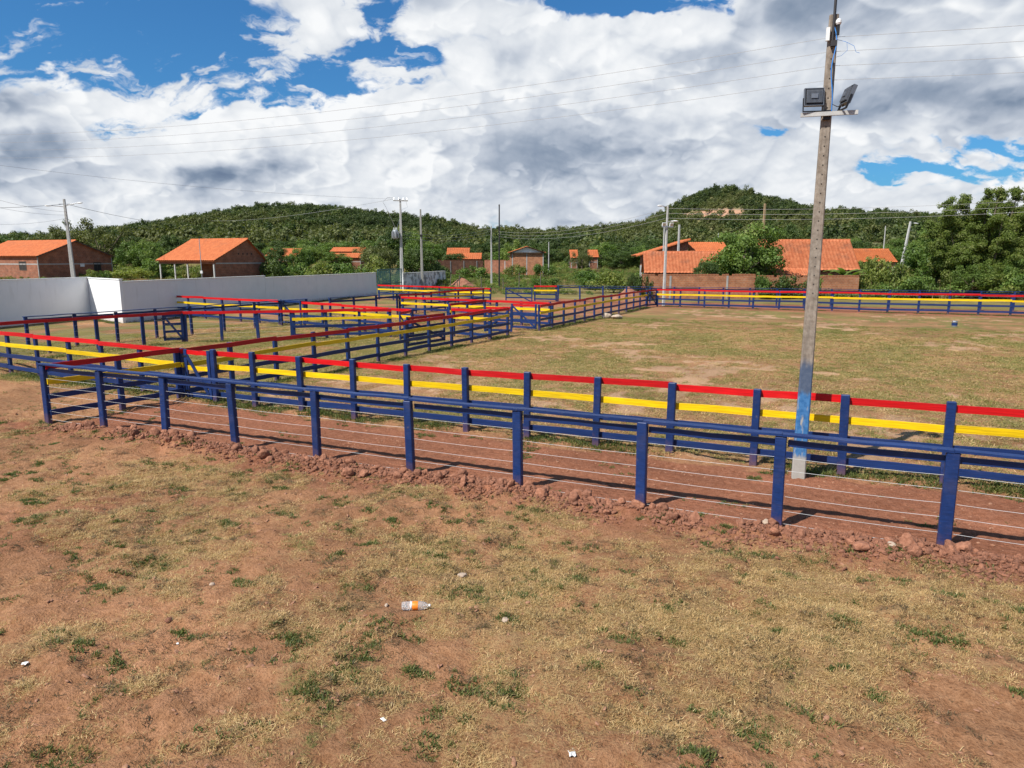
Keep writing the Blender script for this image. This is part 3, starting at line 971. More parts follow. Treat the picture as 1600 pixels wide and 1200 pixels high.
s_ = .006 + .034 * g_.random(len(u_)) ** 4
scatter('pebbles', np.stack([x_, y_, surf_z(u_, v_) - s_ * .05], -1), rots(g_, len(u_), .25), np.stack([s_ * g_.uniform(.7, 1.5, len(u_)), s_ * g_.uniform(.6, 1.1, len(u_)), s_ * g_.uniform(.35, .75, len(u_))], -1), g_.integers(0, 4, len(u_)), clods)
# ------------------------------------------------------------------ fences
def post_mesh(w, d, h, mat, ch=.014):
    a, b = w / 2, d / 2
    pts = [(-a + ch, -b), (a - ch, -b), (a, -b + ch), (a, b - ch), (a - ch, b), (-a + ch, b), (-a, b - ch), (-a, -b + ch)]
    m = MB().prism(pts, -.25, h - .012)
    n = len(m.v)
    top = [(x * .86, y * .82) for x, y in pts]
    m.v += [(x, y, h) for x, y in top]
    m.f = [f for f in m.f if f != tuple(8 + i for i in range(8))]
    m.f += [(8 + i, 8 + (i + 1) % 8, n + (i + 1) % 8, n + i) for i in range(8)] + [tuple(n + i for i in range(8))]
    return m.mesh('post', mat)
_pm = {}
def get_post(w, d, h, mat):
    k = (w, d, round(h, 2), mat)
    if k not in _pm: _pm[k] = post_mesh(w, d, h, M[mat])
    return _pm[k]
_rm = {}
def rail_variants(mat, hh, th):
    """unit-length planks with a little warp, shared by all fences"""
    k = (mat, hh, th)
    if k not in _rm:
        out = []
        for s in range(4):
            g = np.random.default_rng(900 + s)
            m = MB(); segs = 4
            dz = np.concatenate([[0], g.normal(0, .010, segs - 1), [0]]); dy = np.concatenate([[0], g.normal(0, .007, segs - 1), [0]])
            for i_ in range(segs + 1):
                x = i_ / segs; hz = hh / 2 * (1 + g.normal(0, .025))
                for y, z in ((-th / 2, -hz), (th / 2, -hz), (th / 2, hz), (-th / 2, hz)):
                    m.v.append((x, y + dy[i_], z + dz[i_]))
            for i_ in range(segs):
                for q in range(4):
                    q2 = (q + 1) % 4
                    m.f.append((i_ * 4 + q, i_ * 4 + q2, i_ * 4 + 4 + q2, i_ * 4 + 4 + q))
            m.f += [(3, 2, 1, 0), (segs * 4, segs * 4 + 1, segs * 4 + 2, segs * 4 + 3)]
            out.append(m.mesh('rail', M[mat]))
        _rm[k] = out
    return _rm[k]

RY4 = [(1.48, 'red'), (1.08, 'yellow'), (.69, 'blue'), (.25, 'blue')]
RAIL_LABEL = {'red': 'red board', 'yellow': 'yellow board'}

def fence(label, a, b, group, spacing=1.9, posts=None, rails=RY4, side=-1, h=1.56, pw=.15, pd=.11, cap=None, wires=(), bays=2, rail_h=.145,
          first=True, last=True, wire_side=0, under=None, z0=0.0):
    """a, b in fence coordinates (u, v); side: +1 boards on the far/left face, -1 on the near/right face"""
    A_, B_ = W(*a), W(*b)
    d = B_ - A_; L = d.length
    root = empty('fence', (A_.x, A_.y, z0), math.atan2(d.y, d.x), label, 'fence', group)
    if posts is None:
        n = max(1, round(L / spacing))
        posts = [i_ * L / n for i_ in range(n + 1)]
        posts = [p + random.uniform(-.05, .05) if 0 < j < n else p for j, p in enumerate(posts)]
    for j, x in enumerate(posts):
        if (j == 0 and not first) or (j == len(posts) - 1 and not last): continue
        o = link('post', get_post(pw, pd, h, 'blue_post'), root, (x, 0, 0), (random.gauss(0, .010), random.gauss(0, .013), random.gauss(0, .05)))
        o.scale = (random.uniform(.94, 1.08), random.uniform(.94, 1.08), random.uniform(.988, 1.010))
    th = .034
    for ri, (z, colr) in enumerate(rails):
        vs_ = rail_variants(colr, rail_h, th)
        j = 0; st = (ri * 1) % bays
        while j < len(posts) - 1:
            k = min(len(posts) - 1, j + (bays if j or not st else st))
            x0 = posts[j] - (pw * .5 if j == 0 else 0) + .003; x1 = posts[k] + (pw * .5 if k == len(posts) - 1 else 0) - .003
            o = link('rail', vs_[(ri + j) % 4], root, (x0, side * (pd / 2 + th / 2 + .003), z + random.gauss(0, .006)), (0, 0, 0), (x1 - x0, 1, 1))
            dz = random.gauss(0, .007)
            o.rotation_euler = (random.gauss(0, .015), -dz, 0)
            if colr in RAIL_LABEL: o['label'] = RAIL_LABEL[colr]
            j = k
    if cap:
        vs_ = rail_variants(cap, .036, .17)
        for j in range(len(posts) - 1):
            x0 = posts[j] - (pw * .6 if j == 0 else 0) + .002; x1 = posts[j + 1] + (pw * .6 if j == len(posts) - 2 else 0) - .002
            link('cap_board', vs_[j % 4], root, (x0, random.gauss(.012, .004), h + .021 + random.gauss(0, .003)), (random.gauss(0, .02), 0, 0), (x1 - x0, 1, 1))
    if under:
        zz, colr = under
        vs_ = rail_variants(colr, .105, .034)
        for j in range(len(posts) - 1):
            x0, x1 = posts[j] + pw * .5 + .002, posts[j + 1] - pw * .5 - .002
            link('side_board', vs_[(j + 1) % 4], root, (x0, side * (-.02) + .03, zz + random.gauss(0, .004)), (0, 0, 0), (x1 - x0, 1, 1))
    for wz in wires:
        for j in range(len(posts) - 1):
            x0, x1 = posts[j], posts[j + 1]
            sag = random.uniform(.004, .02)
            y = wire_side * (pd / 2 + .006)
            pts = [(x0 + (x1 - x0) * t, y, wz - sag * 4 * t * (1 - t)) for t in (0, .25, .5, .75, 1)]
            m = MB().tube(pts, .0031, 4, False)
            m.build('wire', M['fence_wire'], root)
    return root

def gate(label, a, b, group='blue board gates of the pens', colours=('red', 'blue', 'blue', 'blue'), h=1.42, z=.12, brace=1, name='gate', swing_post=True):
    A_, B_ = W(*a), W(*b)
    d = B_ - A_; L = d.length
    root = empty(name, (A_.x, A_.y, 0), math.atan2(d.y, d.x), label, 'gate', group)
    for x in (.06, L - .06):
        MB().box(x - .055, x + .055, -.03, .03, z, z + h).build('stile', M['blue'], root)
    zs = [z + h - .08, z + h * .62, z + h * .34, z + .08]
    for q, (zz, colr) in enumerate(zip(zs, colours)):
        o = link('board', rail_variants(colr, .13, .03)[q], root, (.117, .004, zz), (0, 0, 0), (L - .234, 1, 1))
        if colr in RAIL_LABEL: o['label'] = RAIL_LABEL[colr]
    s0, s1 = (zs[0] - .08, zs[3] + .05) if brace > 0 else (zs[3] + .05, zs[0] - .08)
    MB().beam((.12, -.03, s0), (L - .12, -.03, s1), .03, .10).build('brace', M['blue'], root)
    for zz in (zs[0] - .12, zs[3] + .12):
        MB().box(-.05, .16, -.048, -.036, zz - .02, zz + .02).build('hinge', M['black'], root)
    if swing_post:
        pass
    return root

GF = 'painted timber fences of the arena and pens'
# A: the outer fence along the lane, capped with a flat board and strung with wire
Au = [-18.64, -16.47, -14.28, -12.08, -9.78, -7.45, -5.12, -2.81, -.61, 1.69, 3.95, 6.2, 8.45]
fence('long blue foreground fence with flat cap board and wire strands beside the red stones', (Au[0], 11.55), (Au[-1], 11.55), GF,
      posts=[u - Au[0] for u in Au], rails=[], cap='blue', under=(1.395, 'blue'), wires=(1.17, .96, .75, .54, .30, .09), h=1.52, pw=.17, pd=.12, wire_side=0)
# B: red and yellow fence on the far side of the lane
Bu = [-16.55, -15.03, -13.32, -11.55, -9.86, -8.15, -6.51, -4.79, -3.1, -1.34, .34, 2.12, 3.85, 5.6, 7.4, 9.2]
fence('red and yellow fence behind the concrete floodlight pole, beyond the red lane', (Bu[0], 15.2), (Bu[-1], 15.2), GF,
      posts=[u - Bu[0] for u in Bu], side=1, h=1.6, pw=.16)
gate('blue gate with diagonal brace and yellow board closing the corner of the red lane', (-17.75, 15.22), (-16.68, 15.2), colours=('red', 'yellow', 'blue', 'blue'), h=1.45, z=.1)
# D and E: the run away from the camera on the left
fence('short fence with dark red and amber boards closing the left end of the red lane', (-18.55, 11.62), (-17.95, 15.1), GF, spacing=1.75, side=-1, h=1.55, first=False)
fence('long fence from the lane corner to the arena gate, shaded red and amber boards', (-17.9, 15.25), (-16.4, 35.5), GF, spacing=1.85, side=-1, h=1.57)
# C: continues B out of the picture to the left
fence('red and yellow fence leaving the picture at the left edge beside the grass', (-34.0, 16.7), (-18.0, 15.28), GF, spacing=2.0, side=-1, h=1.52, last=False)
# F: the wire-strung pen behind
fence('dark red topped wire fence at the far left, parallel behind the yellow board fence', (-33.0, 16.4), (-30.3, 26.0), GF, spacing=1.9, rails=[(1.5, 'red')], wires=(1.2, .95, .7, .45, .2), side=-1)
fence('slanting red topped wire fence in the middle of the left pens', (-30.2, 26.1), (-26.0, 29.2), GF, spacing=1.8, rails=[(1.5, 'red')], wires=(1.2, .95, .7, .45, .2), side=-1)
fence('slanting fence of red and yellow boards ending at the double gate posts', (-25.9, 29.25), (-21.9, 32.3), GF, spacing=1.7, side=-1)
gate('small blue ladder gate in the corner of the wire pens', (-30.75, 25.2), (-30.2, 26.0), colours=('blue',) * 4, h=1.35)
# G and I: navy capped fence further back, in front of the white wall
fence('navy capped wire fence passing in front of the sunlit end of the white wall', (-33.9, 20.5), (-31.9, 37.3), GF, spacing=2.0, rails=[], cap='blue', under=(1.42, 'blue'), wires=(1.15, .8, .45), side=-1)
fence('navy capped wire fence between the two back pens, below the plain white wall', (-31.3, 39.0), (-30.2, 45.5), GF, spacing=1.9, rails=[(1.35, 'blue')], cap='blue', wires=(1.0, .7, .4), side=-1)
fence('dark red board fence running back towards the tall dark steel pole', (-30.1, 45.7), (-29.0, 57.6), GF, spacing=1.9, side=-1, cap='blue', first=True)
# H: from the wall across
fence('bright red and yellow fence standing against the white wall on the left', (-44.4, 37.4), (-32.6, 35.5), GF, spacing=2.1, side=-1, h=1.54)
gate('braced blue gate with a yellow board between the two fences before the white wall', (-32.45, 35.5), (-30.6, 35.3), colours=('blue', 'yellow', 'blue', 'blue'), h=1.5)
fence('bright red and yellow fence across the middle pens ending at an open gate', (-30.4, 35.3), (-20.7, 32.6), GF, spacing=2.0, side=-1, h=1.55)
gate('open blue gate with dark red top board at the end of the middle pen fence', (-20.6, 32.4), (-20.2, 30.6), colours=('red', 'yellow', 'blue', 'blue'), h=1.42, brace=-1)
gate('dark blue gate standing just behind the long amber board fence', (-18.3, 28.3), (-17.95, 31.3), colours=('red', 'blue', 'blue', 'blue'), h=1.4)
# L: short pieces beside the arena gate
fence('short red and yellow fence joining the end of the long fence near the arena gate', (-18.9, 33.9), (-16.55, 33.6), GF, spacing=1.2, side=-1)
fence('short dark red fence piece between the two bright red back fences', (-21.2, 37.6), (-20.8, 41.5), GF, spacing=1.9, side=-1)
gate('blue gate standing ajar inside the pen next to the short red fence', (-18.2, 36.2), (-16.6, 36.6), colours=('red', 'blue', 'blue', 'blue'), brace=-1)
gate('wide open blue arena gate with red top board and diagonal brace', (-17.65, 38.75), (-15.95, 38.62), colours=('red', 'blue', 'blue', 'blue'), h=1.45)
# J, K, N
fence('farthest red and yellow fence in front of the dark metal gate and stained wall', (-43.0, 61.5), (-28.8, 58.6), GF, spacing=2.1, side=-1)
fence('bright red and yellow fence leading from the back pens to the arena gate', (-28.2, 43.2), (-16.2, 41.3), GF, spacing=1.95, side=-1)
fence('red and amber board fence along the left side of the arena by the boulders', (-15.82, 38.75), (-15.0, 61.2), GF, spacing=1.95, side=-1)
gate('small dark gate at the far corner of the arena', (-14.95, 61.3), (-14.5, 62.9), colours=('red', 'blue', 'blue', 'blue'))
# Q, O: the far side of the arena
fence('long red and yellow fence along the far side of the arena', (-14.4, 62.9), (22.0, 63.9), GF, spacing=2.0, side=-1, h=1.58)
fence('long navy capped wire fence between the far red and yellow fence and the brick wall', (-25.0, 66.0), (22.0, 69.6), GF, spacing=2.2, rails=[], cap='blue', under=(1.42, 'blue'), wires=(1.15, .8, .45), side=-1)
fence('short red and yellow panel at the near end of the far navy fence', (-27.3, 65.6), (-25.15, 65.9), GF, spacing=2.1, side=-1)
gate('pale blue braced gate near the foot of the dark steel pole', (-28.2, 60.6), (-25.7, 61.2), colours=('blue',) * 4)
# two pale planks lying low inside the lane fence
for (ua, va, ub, vb, lab) in ((-18.6, 15.9, -17.55, 22.3, 'long pale yellow plank set low along the inside of the amber board fence'),
                              (-18.3, 16.3, -17.75, 20.1, 'shorter pale yellow plank beside the long low one')):
    p0, p1 = W(ua, va, .42), W(ub, vb, .42)
    o = MB().beam((0, 0, 0), ((p1 - p0).length, 0, 0), .12, .05).build('plank', M['pale_plank'], None, tuple(p0), (0, 0, math.atan2(p1.y - p0.y, p1.x - p0.x)))
    tag(o, lab, 'plank')
    d_ = (p1 - p0)
    for t in (.06, .5, .94):
        MB().box(d_.length * t - .04, d_.length * t + .04, -.04, .04, -.55, -.027).build('leg', M['blue'], o)
# concrete kerb under the far fence
p0, p1 = W(-4, 62.78), W(22, 63.48)
o = MB().box(0, (p1 - p0).length, -.07, .07, -.1, .12).build('kerb', M['concrete_pale'], None, (p0.x, p0.y, 0), (0, 0, math.atan2(p1.y - p0.y, p1.x - p0.x)))
tag(o, kind='structure')
# ------------------------------------------------------------------ white boundary wall
def wall_run(name, label, p0, p1, h, mat, th=.18, z0=0.0, coping=True, cat='wall', name_cop='coping'):
    d = p1 - p0; L = d.length
    root = empty(name, (p0.x, p0.y, z0), math.atan2(d.y, d.x), label, cat)
    MB().box(0, L, 0, th, -.4, h).build('wall_panel', mat, root)
    if coping:
        MB().box(-.03, L + .03, -.035, th + .035, h + .002, h + .06).build(name_cop, M['white_trim'], root)
    return root
WD = Vector((.252, .968, 0)).normalized()
w_start = Vector((-25.7, 46.9, 0)); w_ret = W(-48.5, 33.9)
wall_run('boundary_wall', 'shaded white wall at the left edge, left of the sunlit return', w_ret - WD * 34, w_ret + WD * .2, 2.86, M['white_wall'])
wall_run('boundary_wall', 'short sunlit white wall joining the two shaded white walls', w_ret + WD * .005 + Vector((.004, 0, 0)), w_start + Vector((0, .0, 0)), 2.83, M['white_wall'])
wall_run('boundary_wall', 'long shaded white wall behind the left pens, stepping down towards the metal gate', w_start + WD * .19, w_start + WD * 16.3, 2.68, M['white_wall'])
wall_run('boundary_wall', 'lower far end of the long white wall, next to the dark metal gate', w_start + WD * 16.32, w_start + WD * 38.7, 2.52, M['white_wall'])
g0, g1 = w_start + WD * 39.0, w_start + WD * 46.2
wall_run('boundary_wall', 'grey stained wall with black streaks right of the dark metal gate', w_start + WD * 46.6, w_start + WD * 62.5, 2.3, M['old_wall'])
d = g1 - g0
root = empty('yard_gate', (g0.x, g0.y, 0), math.atan2(d.y, d.x), 'tall dark metal bar gate at the end of the white wall', 'gate')
for half in range(2):
    L = d.length / 2 - .03; x0 = half * (L + .06)
    fr = MB()
    for x in (x0 + .04, x0 + L - .04): fr.box(x - .04, x + .04, -.03, .03, .1, 2.9)
    for z in (.14, 1.2, 2.86): fr.box(x0 + .08, x0 + L - .08, -.028, .028, z - .04, z + .04)
    leaf = fr.build('gate_leaf', M['teal'] if 'teal' in M else M['steel_dark'], root)
    bars = bpy.data.meshes.get('gate_bar') or MB().box(-.022, .022, -.018, .018, .15, 2.95).mesh('gate_bar', M['teal'])
    n = 15
    for k in range(n): link('bar', bars, leaf, (x0 + .14 + (L - .28) * k / (n - 1), .001, 0))

# ------------------------------------------------------------------ houses
def tiled_slope(name, parent, mat, p00, p10, p11, p01, waves, rows, amp=.075, th=.07):
    """roof slope p00-p10 (eave) to p01-p11 (ridge): rolled clay tiles in overlapping courses"""
    p00, p10, p11, p01 = [np.array(p, float) for p in (p00, p10, p11, p01)]
    nu = waves * 4 + 1; nv = rows * 2
    nrm = np.cross(p10 - p00, p01 - p00); nrm /= np.linalg.norm(nrm)
    if nrm[2] < 0: nrm = -nrm
    s = np.linspace(0, 1, nu)
    t = np.concatenate([[r / rows, (r + 1) / rows - 1e-4] for r in range(rows)])
    step = np.tile([.035, 0.0], rows)
    Sg, Tg = np.meshgrid(s, t)
    base = ((1 - Sg) * (1 - Tg))[..., None] * p00 + (Sg * (1 - Tg))[..., None] * p10 + (Sg * Tg)[..., None] * p11 + ((1 - Sg) * Tg)[..., None] * p01
    hgt = amp * np.abs(np.sin(Sg * waves * math.pi)) + step[:, None]
    sagx = -.03 * np.sin(Sg * math.pi * 2.3 + 1) * np.sin(Tg * math.pi)
    top = base + (hgt + sagx)[..., None] * nrm
    bot = np.stack([p00, p10, p11, p01]) - nrm * th
    v = np.concatenate([top.reshape(-1, 3), bot])
    i_ = np.arange(nu * nv).reshape(nv, nu)
    f = np.stack([i_[:-1, :-1], i_[:-1, 1:], i_[1:, 1:], i_[1:, :-1]], -1).reshape(-1, 4)
    n0 = nu * nv
    f = np.concatenate([f, [[n0 + 3, n0 + 2, n0 + 1, n0]]])
    me = np_mesh(name, v, f, mat)
    # verge and eave faces
    return link(name, me, parent)

def window(parent, x, y, z, w, h, axis='x', mat=None, face=-1, pane='dark_in'):
    """recess frame proud of the wall; axis: wall runs along x or y"""
    def bx(a0, a1, d0, d1, z0, z1):
        d0, d1 = sorted((d0 * face, d1 * face))
        return (a0, a1, y + d0, y + d1, z0, z1) if axis == 'x' else (x + d0, x + d1, a0, a1, z0, z1)
    c = x if axis == 'x' else y
    fr = MB()
    for a in (c - w / 2, c + w / 2): fr.box(*bx(a - .04, a + .04, -.02, .04, z - .04, z + h + .04))
    for q in (z, z + h): fr.box(*bx(c - w / 2 + .04, c + w / 2 - .04, -.02, .035, q - .04, q + .04))
    f = fr.build('window', mat or M['shutter'], parent)
    MB().box(*bx(c - w / 2 + .04, c + w / 2 - .04, -.02, .012, z + .04, z + h - .04)).build('pane', M[pane], f)
    MB().box(*bx(c - .02, c + .02, .013, .03, z + .05, z + h - .05)).build('mullion', mat or M['shutter'], f)
    return f

def gable_house(label, corner, ang, L, Wd, eave, ridge_h, wall, roof, z0, ridge_at=.5, waves=None, rows=None, over=.35, back_eave=None, name='brick_house', group=None, cols=True, walls=True):
    """corner: front right corner; x runs left along the front (-x = towards the left), y away. Ridge along x."""
    root = empty(name, (corner[0], corner[1], z0), ang, label, 'house', group)
    be = eave if back_eave is None else back_eave
    ry = Wd * ridge_at
    if walls:
        m = MB()
        pts = [(0, 0), (Wd, 0), (Wd, be - .07), (ry, ridge_h - .09), (0, eave - .07)]
        for x in (-L, -.16):                                       # gable walls
            n = len(m.v)
            m.v += [(x, a, b if b else -.5) for a, b in pts] + [(x + .16, a, b if b else -.5) for a, b in pts]
            m.f += [tuple(n + q for q in (4, 3, 2, 1, 0)), tuple(n + 5 + q for q in range(5))] + [(n + q, n + (q + 1) % 5, n + 5 + (q + 1) % 5, n + 5 + q) for q in range(5)]
        m.box(-L + .16, -.16, 0, .16, -.5, eave - .07)
        m.box(-L + .16, -.16, Wd - .16, Wd, -.5, be - .07)
        m.build('wall', wall, root)
        if cols:
            c = MB()
            for x in (-L, 0):
                for y in (0, Wd): c.box(x - .09 if x else -.10, x + .10 if x else .012, y - .012 if not y else y - .1, y + .1 if not y else y + .012, -.5, eave - .12)
            c.box(-L - .013, .013, -.013, .06, eave * .62, eave * .62 + .16)
            c.box(-.06, .014, .012, Wd - .012, eave * .62, eave * .62 + .16)
            c.build('concrete_frame', M['render_grey'], root)
    waves = waves or int(L / .36); sl = (ridge_h - eave) / ry; sb = (ridge_h - be) / (Wd - ry)
    rows = rows or max(4, int(math.hypot(ry, ridge_h - eave) / .42))
    rf = tiled_slope('roof', root, roof, (-L - over, -over, eave - over * sl), (over, -over, eave - over * sl), (over, ry, ridge_h), (-L - over, ry, ridge_h), waves, rows)
    tiled_slope('back_slope', rf, roof, (over, Wd + over, be - over * sb), (-L - over, Wd + over, be - over * sb), (-L - over, ry, ridge_h), (over, ry, ridge_h), max(8, waves // 2), 5)
    rm = MB()
    n = int(L / .5)
    for k in range(n):
        x0 = -L - over + (L + 2 * over) * k / n; x1 = -L - over + (L + 2 * over) * (k + 1) / n + .02
        rm.tube([(x0, ry, ridge_h + .02), (x1, ry, ridge_h + .035)], .10, 6)
    rm.build('ridge_cap', roof, rf)
    if walls:
        bb = MB()
        for x in (-L - over, over - .03):
            bb.beam((x + .015, -over, eave - over * sl - .10), (x + .015, ry, ridge_h - .10), .03, .12)
            bb.beam((x + .015, ry, ridge_h - .10), (x + .015, Wd + over, be - over * sb - .10), .03, .12)
        bb.build('barge_board', M['shutter'], rf)
    return root

HA = FENCE_ROT
c = at(62, 437, 98)
h1 = gable_house('brick house with orange tile roof at the far left edge behind the left pole', (c.x, c.y), HA, 15, 11, 3.35, 5.45, M['brick'], M['tile'], 1.25)
window(h1, -3.3, 0, 1.35, 1.5, 1.15); window(h1, -9.5, 0, 1.35, 1.5, 1.15)
window(h1, 0, 6.3, 1.8, .55, .35, 'y', M['white_trim'], 1, 'white_plastic'); window(h1, 0, 8.6, 1.15, 1.1, 1.2, 'y', None, 1)
c = at(336, 438, 95)
h2 = gable_house('brick house with orange tile roof and open veranda on posts, behind the long white wall', (c.x, c.y), HA, 10.2, 9.2, 2.85, 5.65, M['brick'], M['tile'], 1.2, .65, walls=False, name='veranda_house')
m = MB()
m.box(-10.2, 0, 0, .16, 2.28, 2.78).build('veranda_beam', M['brick'], h2)
for x in (-10.1, -7.3, -4.9, -.1):
    MB().box(x - .09, x + .09, .005, .155, -.5, 2.278).build('veranda_post', M['concrete_pale'], h2)
m = MB()
m.box(-5.6, -.01, 3.0, 3.16, -.5, 4.2); m.box(-5.6, -5.44, 3.165, 9.0, -.5, 3.2)
pts = [(.17, -.5), (9.2, -.5), (9.2, 3.6), (6.0, 5.5), (.17, 2.83)]
n = len(m.v); m.v += [(-.15, a, b) for a, b in pts] + [(0, a, b) for a, b in pts]
m.f += [tuple(n + q for q in (4, 3, 2, 1, 0)), tuple(n + 5 + q for q in range(5))] + [(n + q, n + (q + 1) % 5, n + 5 + (q + 1) % 5, n + 5 + q) for q in range(5)]
m.build('wall', M['brick'], h2)
window(h2, -2.9, 3.0, .9, 1.1, 1.1)
for y_ in (4.4, 5.2, 6.0, 6.8): MB().box(-.02, .012, y_ - .12, y_ + .12, 3.5, 3.72).build('vent', M['dark_in'], h2)
MB().box(-.05, .015, .3, 9.0, 2.25, 2.42).build('concrete_band', M['render_grey'], h2)

# right-hand houses behind the brick wall
c = at(1338, 428, 82); zc = 0.0
h3 = gable_house('house with a wide bright orange tile roof right behind the concrete floodlight pole', (c.x, c.y), HA * .35, 10.1, 9, 3.1, 6.35, M['brick'], M['tile_old'], 0, .5, rows=14)
tiled_slope('porch_roof', h3, M['tile_old'], (-9.4, -2.2, 2.25), (-4.6, -2.2, 2.25), (-4.6, -.3, 3.0), (-9.4, -.3, 3.0), 18, 5)
for x in (-9.2, -7, -4.8): MB().box(x - .07, x + .07, -2.0, -1.86, -.4, 2.2).build('porch_post', M['shutter'], h3)
window(h3, -2.2, 0, 1.0, 1.2, 1.1)
c = at(1133, 428, 84)
h4 = gable_house('low house with weathered orange tile roof behind the brick wall and floodlight mast', (c.x, c.y), HA * .3, 9.0, 7, 2.7, 4.95, M['brick'], M['tile_old'], 0, .5, rows=10)
window(h4, -2.6, 0, .9, 1.1, 1.0)
# split-level house behind it: a long mono-pitch slope with the brick end wall towards us
c = at(1000, 425, 96)
h5 = empty('split_roof_house', (c.x, c.y, .4), HA * .2, 'taller unfinished brick house with rising roof edge behind the low tiled house', 'house')
m = MB(); pts = [(0, 2.9), (6.2, 2.9), (6.2, 6.1), (0, 4.2)]
n = len(m.v); m.v += [(a, 0, b) for a, b in pts] + [(a, .16, b) for a, b in pts]
m.f += [(n, n + 1, n + 2, n + 3), (n + 7, n + 6, n + 5, n + 4)] + [(n + q, n + 4 + q, n + 4 + (q + 1) % 4, n + (q + 1) % 4) for q in range(4)]
m.box(1.6, 6.2, 2, 2.16, -.6, 2.9); m.box(6.04, 6.2, .17, 8, -.6, 6.0)
m.build('wall', M['brick'], h5)
MB().box(-.02, 6.22, -.015, .175, 2.62, 2.895).build('beam', M['concrete_pale'], h5)
for x in (.12, 6.1): MB().box(x - .14, x + .14, -.01, .17, -.6, 2.618).build('column', M['concrete_pale'], h5)
r5 = tiled_slope('roof', h5, M['tile'], (-.6, 8, 4.15), (-.6, -.5, 4.15), (6.4, -.5, 6.3), (6.4, 8, 6.3), 30, 14)
MB().beam((-.62, -.52, 4.08), (6.4, -.52, 6.22), .04, .14).build('barge_board', M['tile'], r5)
tiled_slope('side_roof', h5, M['tile'], (6.5, -.2, 4.6), (11.6, -.2, 4.6), (11.6, 4, 5.95), (6.5, 4, 5.95), 20, 8)
m = MB().box(6.3, 11.4, .3, .46, -.6, 4.6).build('side_wall', M['brick'], h5)
c = at(1400, 400, 135)
h6 = gable_house('far orange roofed house peeping between the concrete pole and the big tree', (c.x, c.y), 0, 7.6, 7, 3.4, 5.6, M['brick'], M['tile'], Tz(c.x, c.y), .5)
# far houses across the weeds
def far(label, px0, px1, eave_y, ridge_y, Y, wall=None, ang=0, wd=7):
    p0, p1 = at(px0, eave_y, Y), at(px1, eave_y, Y)
    z0 = Tz(p1.x, Y)
    rz = at(px1, ridge_y, Y + wd / 2).z
    return gable_house(label, (p1.x, Y), ang, (p1 - p0).length, wd, p1.z - z0, rz - z0, wall or M['brick'], M['tile'], z0, .5, over=.3)
far('distant orange roof half hidden by bushes just right of the veranda house', 416, 462, 400, 389, 150, wd=8)
far('distant orange roofed house in the trees left of the transformer pole', 517, 565, 393, 387, 165)
f2 = far('lower front wing of the distant orange roofed house left of the transformer pole', 517, 563, 402, 396, 158, wd=4)
far('distant house with orange roof between the transformer pole and the thin street lamp pole', 699, 731, 402, 388, 160)
far('lower orange roofed house at the brick yard wall, left of the thin lamp pole', 725, 750, 404, 396, 150, wd=5)
far('distant orange roof left of the palm among the trees in the centre', 893, 902, 402, 391, 165, wd=6)
far('distant orange roof right of the palm among the trees in the centre', 921, 934, 401, 391, 168, wd=6)
# small gabled house with pale gable facing us
c = at(823, 412, 140); z0 = Tz(c.x, 140) 
h9 = empty('gabled_house', (c.x, c.y, z0), 0, 'small brick house with pale blue gable facing the camera behind the dark steel pole', 'house')
s = 140 / F_PX
eh = at(823, 395, 140).z - z0; rh = at(823, 385, 140).z - z0; hw = 26 * s
MB().box(-hw, hw, 0, .2, -1, eh).build('wall', M['brick_orange'], h9)
m = MB(); m.v = [(-hw * .92, -.01, eh + .1), (hw * .92, -.01, eh + .1), (0, -.01, rh - .12), (-hw * .92, .2, eh + .1), (hw * .92, .2, eh + .1), (0, .2, rh - .12)]
m.f = [(0, 1, 2), (5, 4, 3), (0, 3, 4, 1), (1, 4, 5, 2), (2, 5, 3, 0)]
m.build('gable', M['white_trim'], h9)
MB().box(-hw - .3, hw + .3, -.35, .25, eh - .08, eh + .08).build('eave_band', M['shutter'], h9)
r9 = tiled_slope('roof', h9, M['tile'], (-hw - .4, 8, eh), (-hw - .4, -.5, eh), (0, -.5, rh), (0, 8, rh), 20, 8)
tiled_slope('roof_slope', r9, M['tile'], (hw + .4, -.5, eh), (hw + .4, 8, eh), (0, 8, rh), (0, -.5, rh), 20, 8)
for x in (-hw + .5, 0, hw - .1): MB().box(x - .1, x + .1, -.02, .0, -1, eh - .1).build('column', M['render_grey'], h9)

def brick_wall(label, px0, px1, py0, py1, Y0, Y1, mat, cols=3):
    p0, p1 = at(px0, py0, Y0), at(px1, py1, Y1)
    z0 = Tz(p0.x, Y0); d = Vector((p1.x - p0.x, p1.y - p0.y, 0)); L = d.length; h = p0.z - z0
    root = empty('brick_wall', (p0.x, p0.y, z0), math.atan2(d.y, d.x), label, 'wall')
    m = MB(); n = int(L / .36); g = np.random.default_rng(int(px0))
    m.box(0, L, 0, .15, -.4, h - .20)
    m.build('wall_panel', mat, root)
    top = MB()
    x = 0.0
    bm_ = [MB().box(0, .33, -.004, .154, 0, .18).mesh('brick', mat)]
    for k in range(n):
        if g.random() < .9: link('brick', bm_[0], root, (k * L / n, 0, h - .198), (0, 0, 0), (1, 1, g.uniform(.9, 1.04)))
    for k in range(cols):
        x = L * (k + .5) / cols
        MB().box(x - .1, x + .1, -.03, -.004, -.4, h - .21).build('column', M['render_grey'], root)
    return root
brick_wall('orange brick yard wall below the low tiled house, behind the far navy fence', 1003, 1181, 428, 428.5, 75, 76, M['brick_orange'], 2)
brick_wall('overgrown orange brick yard wall in front of the wide tiled house', 1184, 1343, 430, 430.5, 76, 77, M['brick_orange'], 1)
brick_wall('distant red brick yard wall below the orange roofs left of the thin street lamp pole', 672, 755, 406, 405, 140, 146, M['brick'], 4)
brick_wall('distant brick wall right of the pale gabled house', 757, 800, 406, 405, 150, 146, M['brick'], 2)

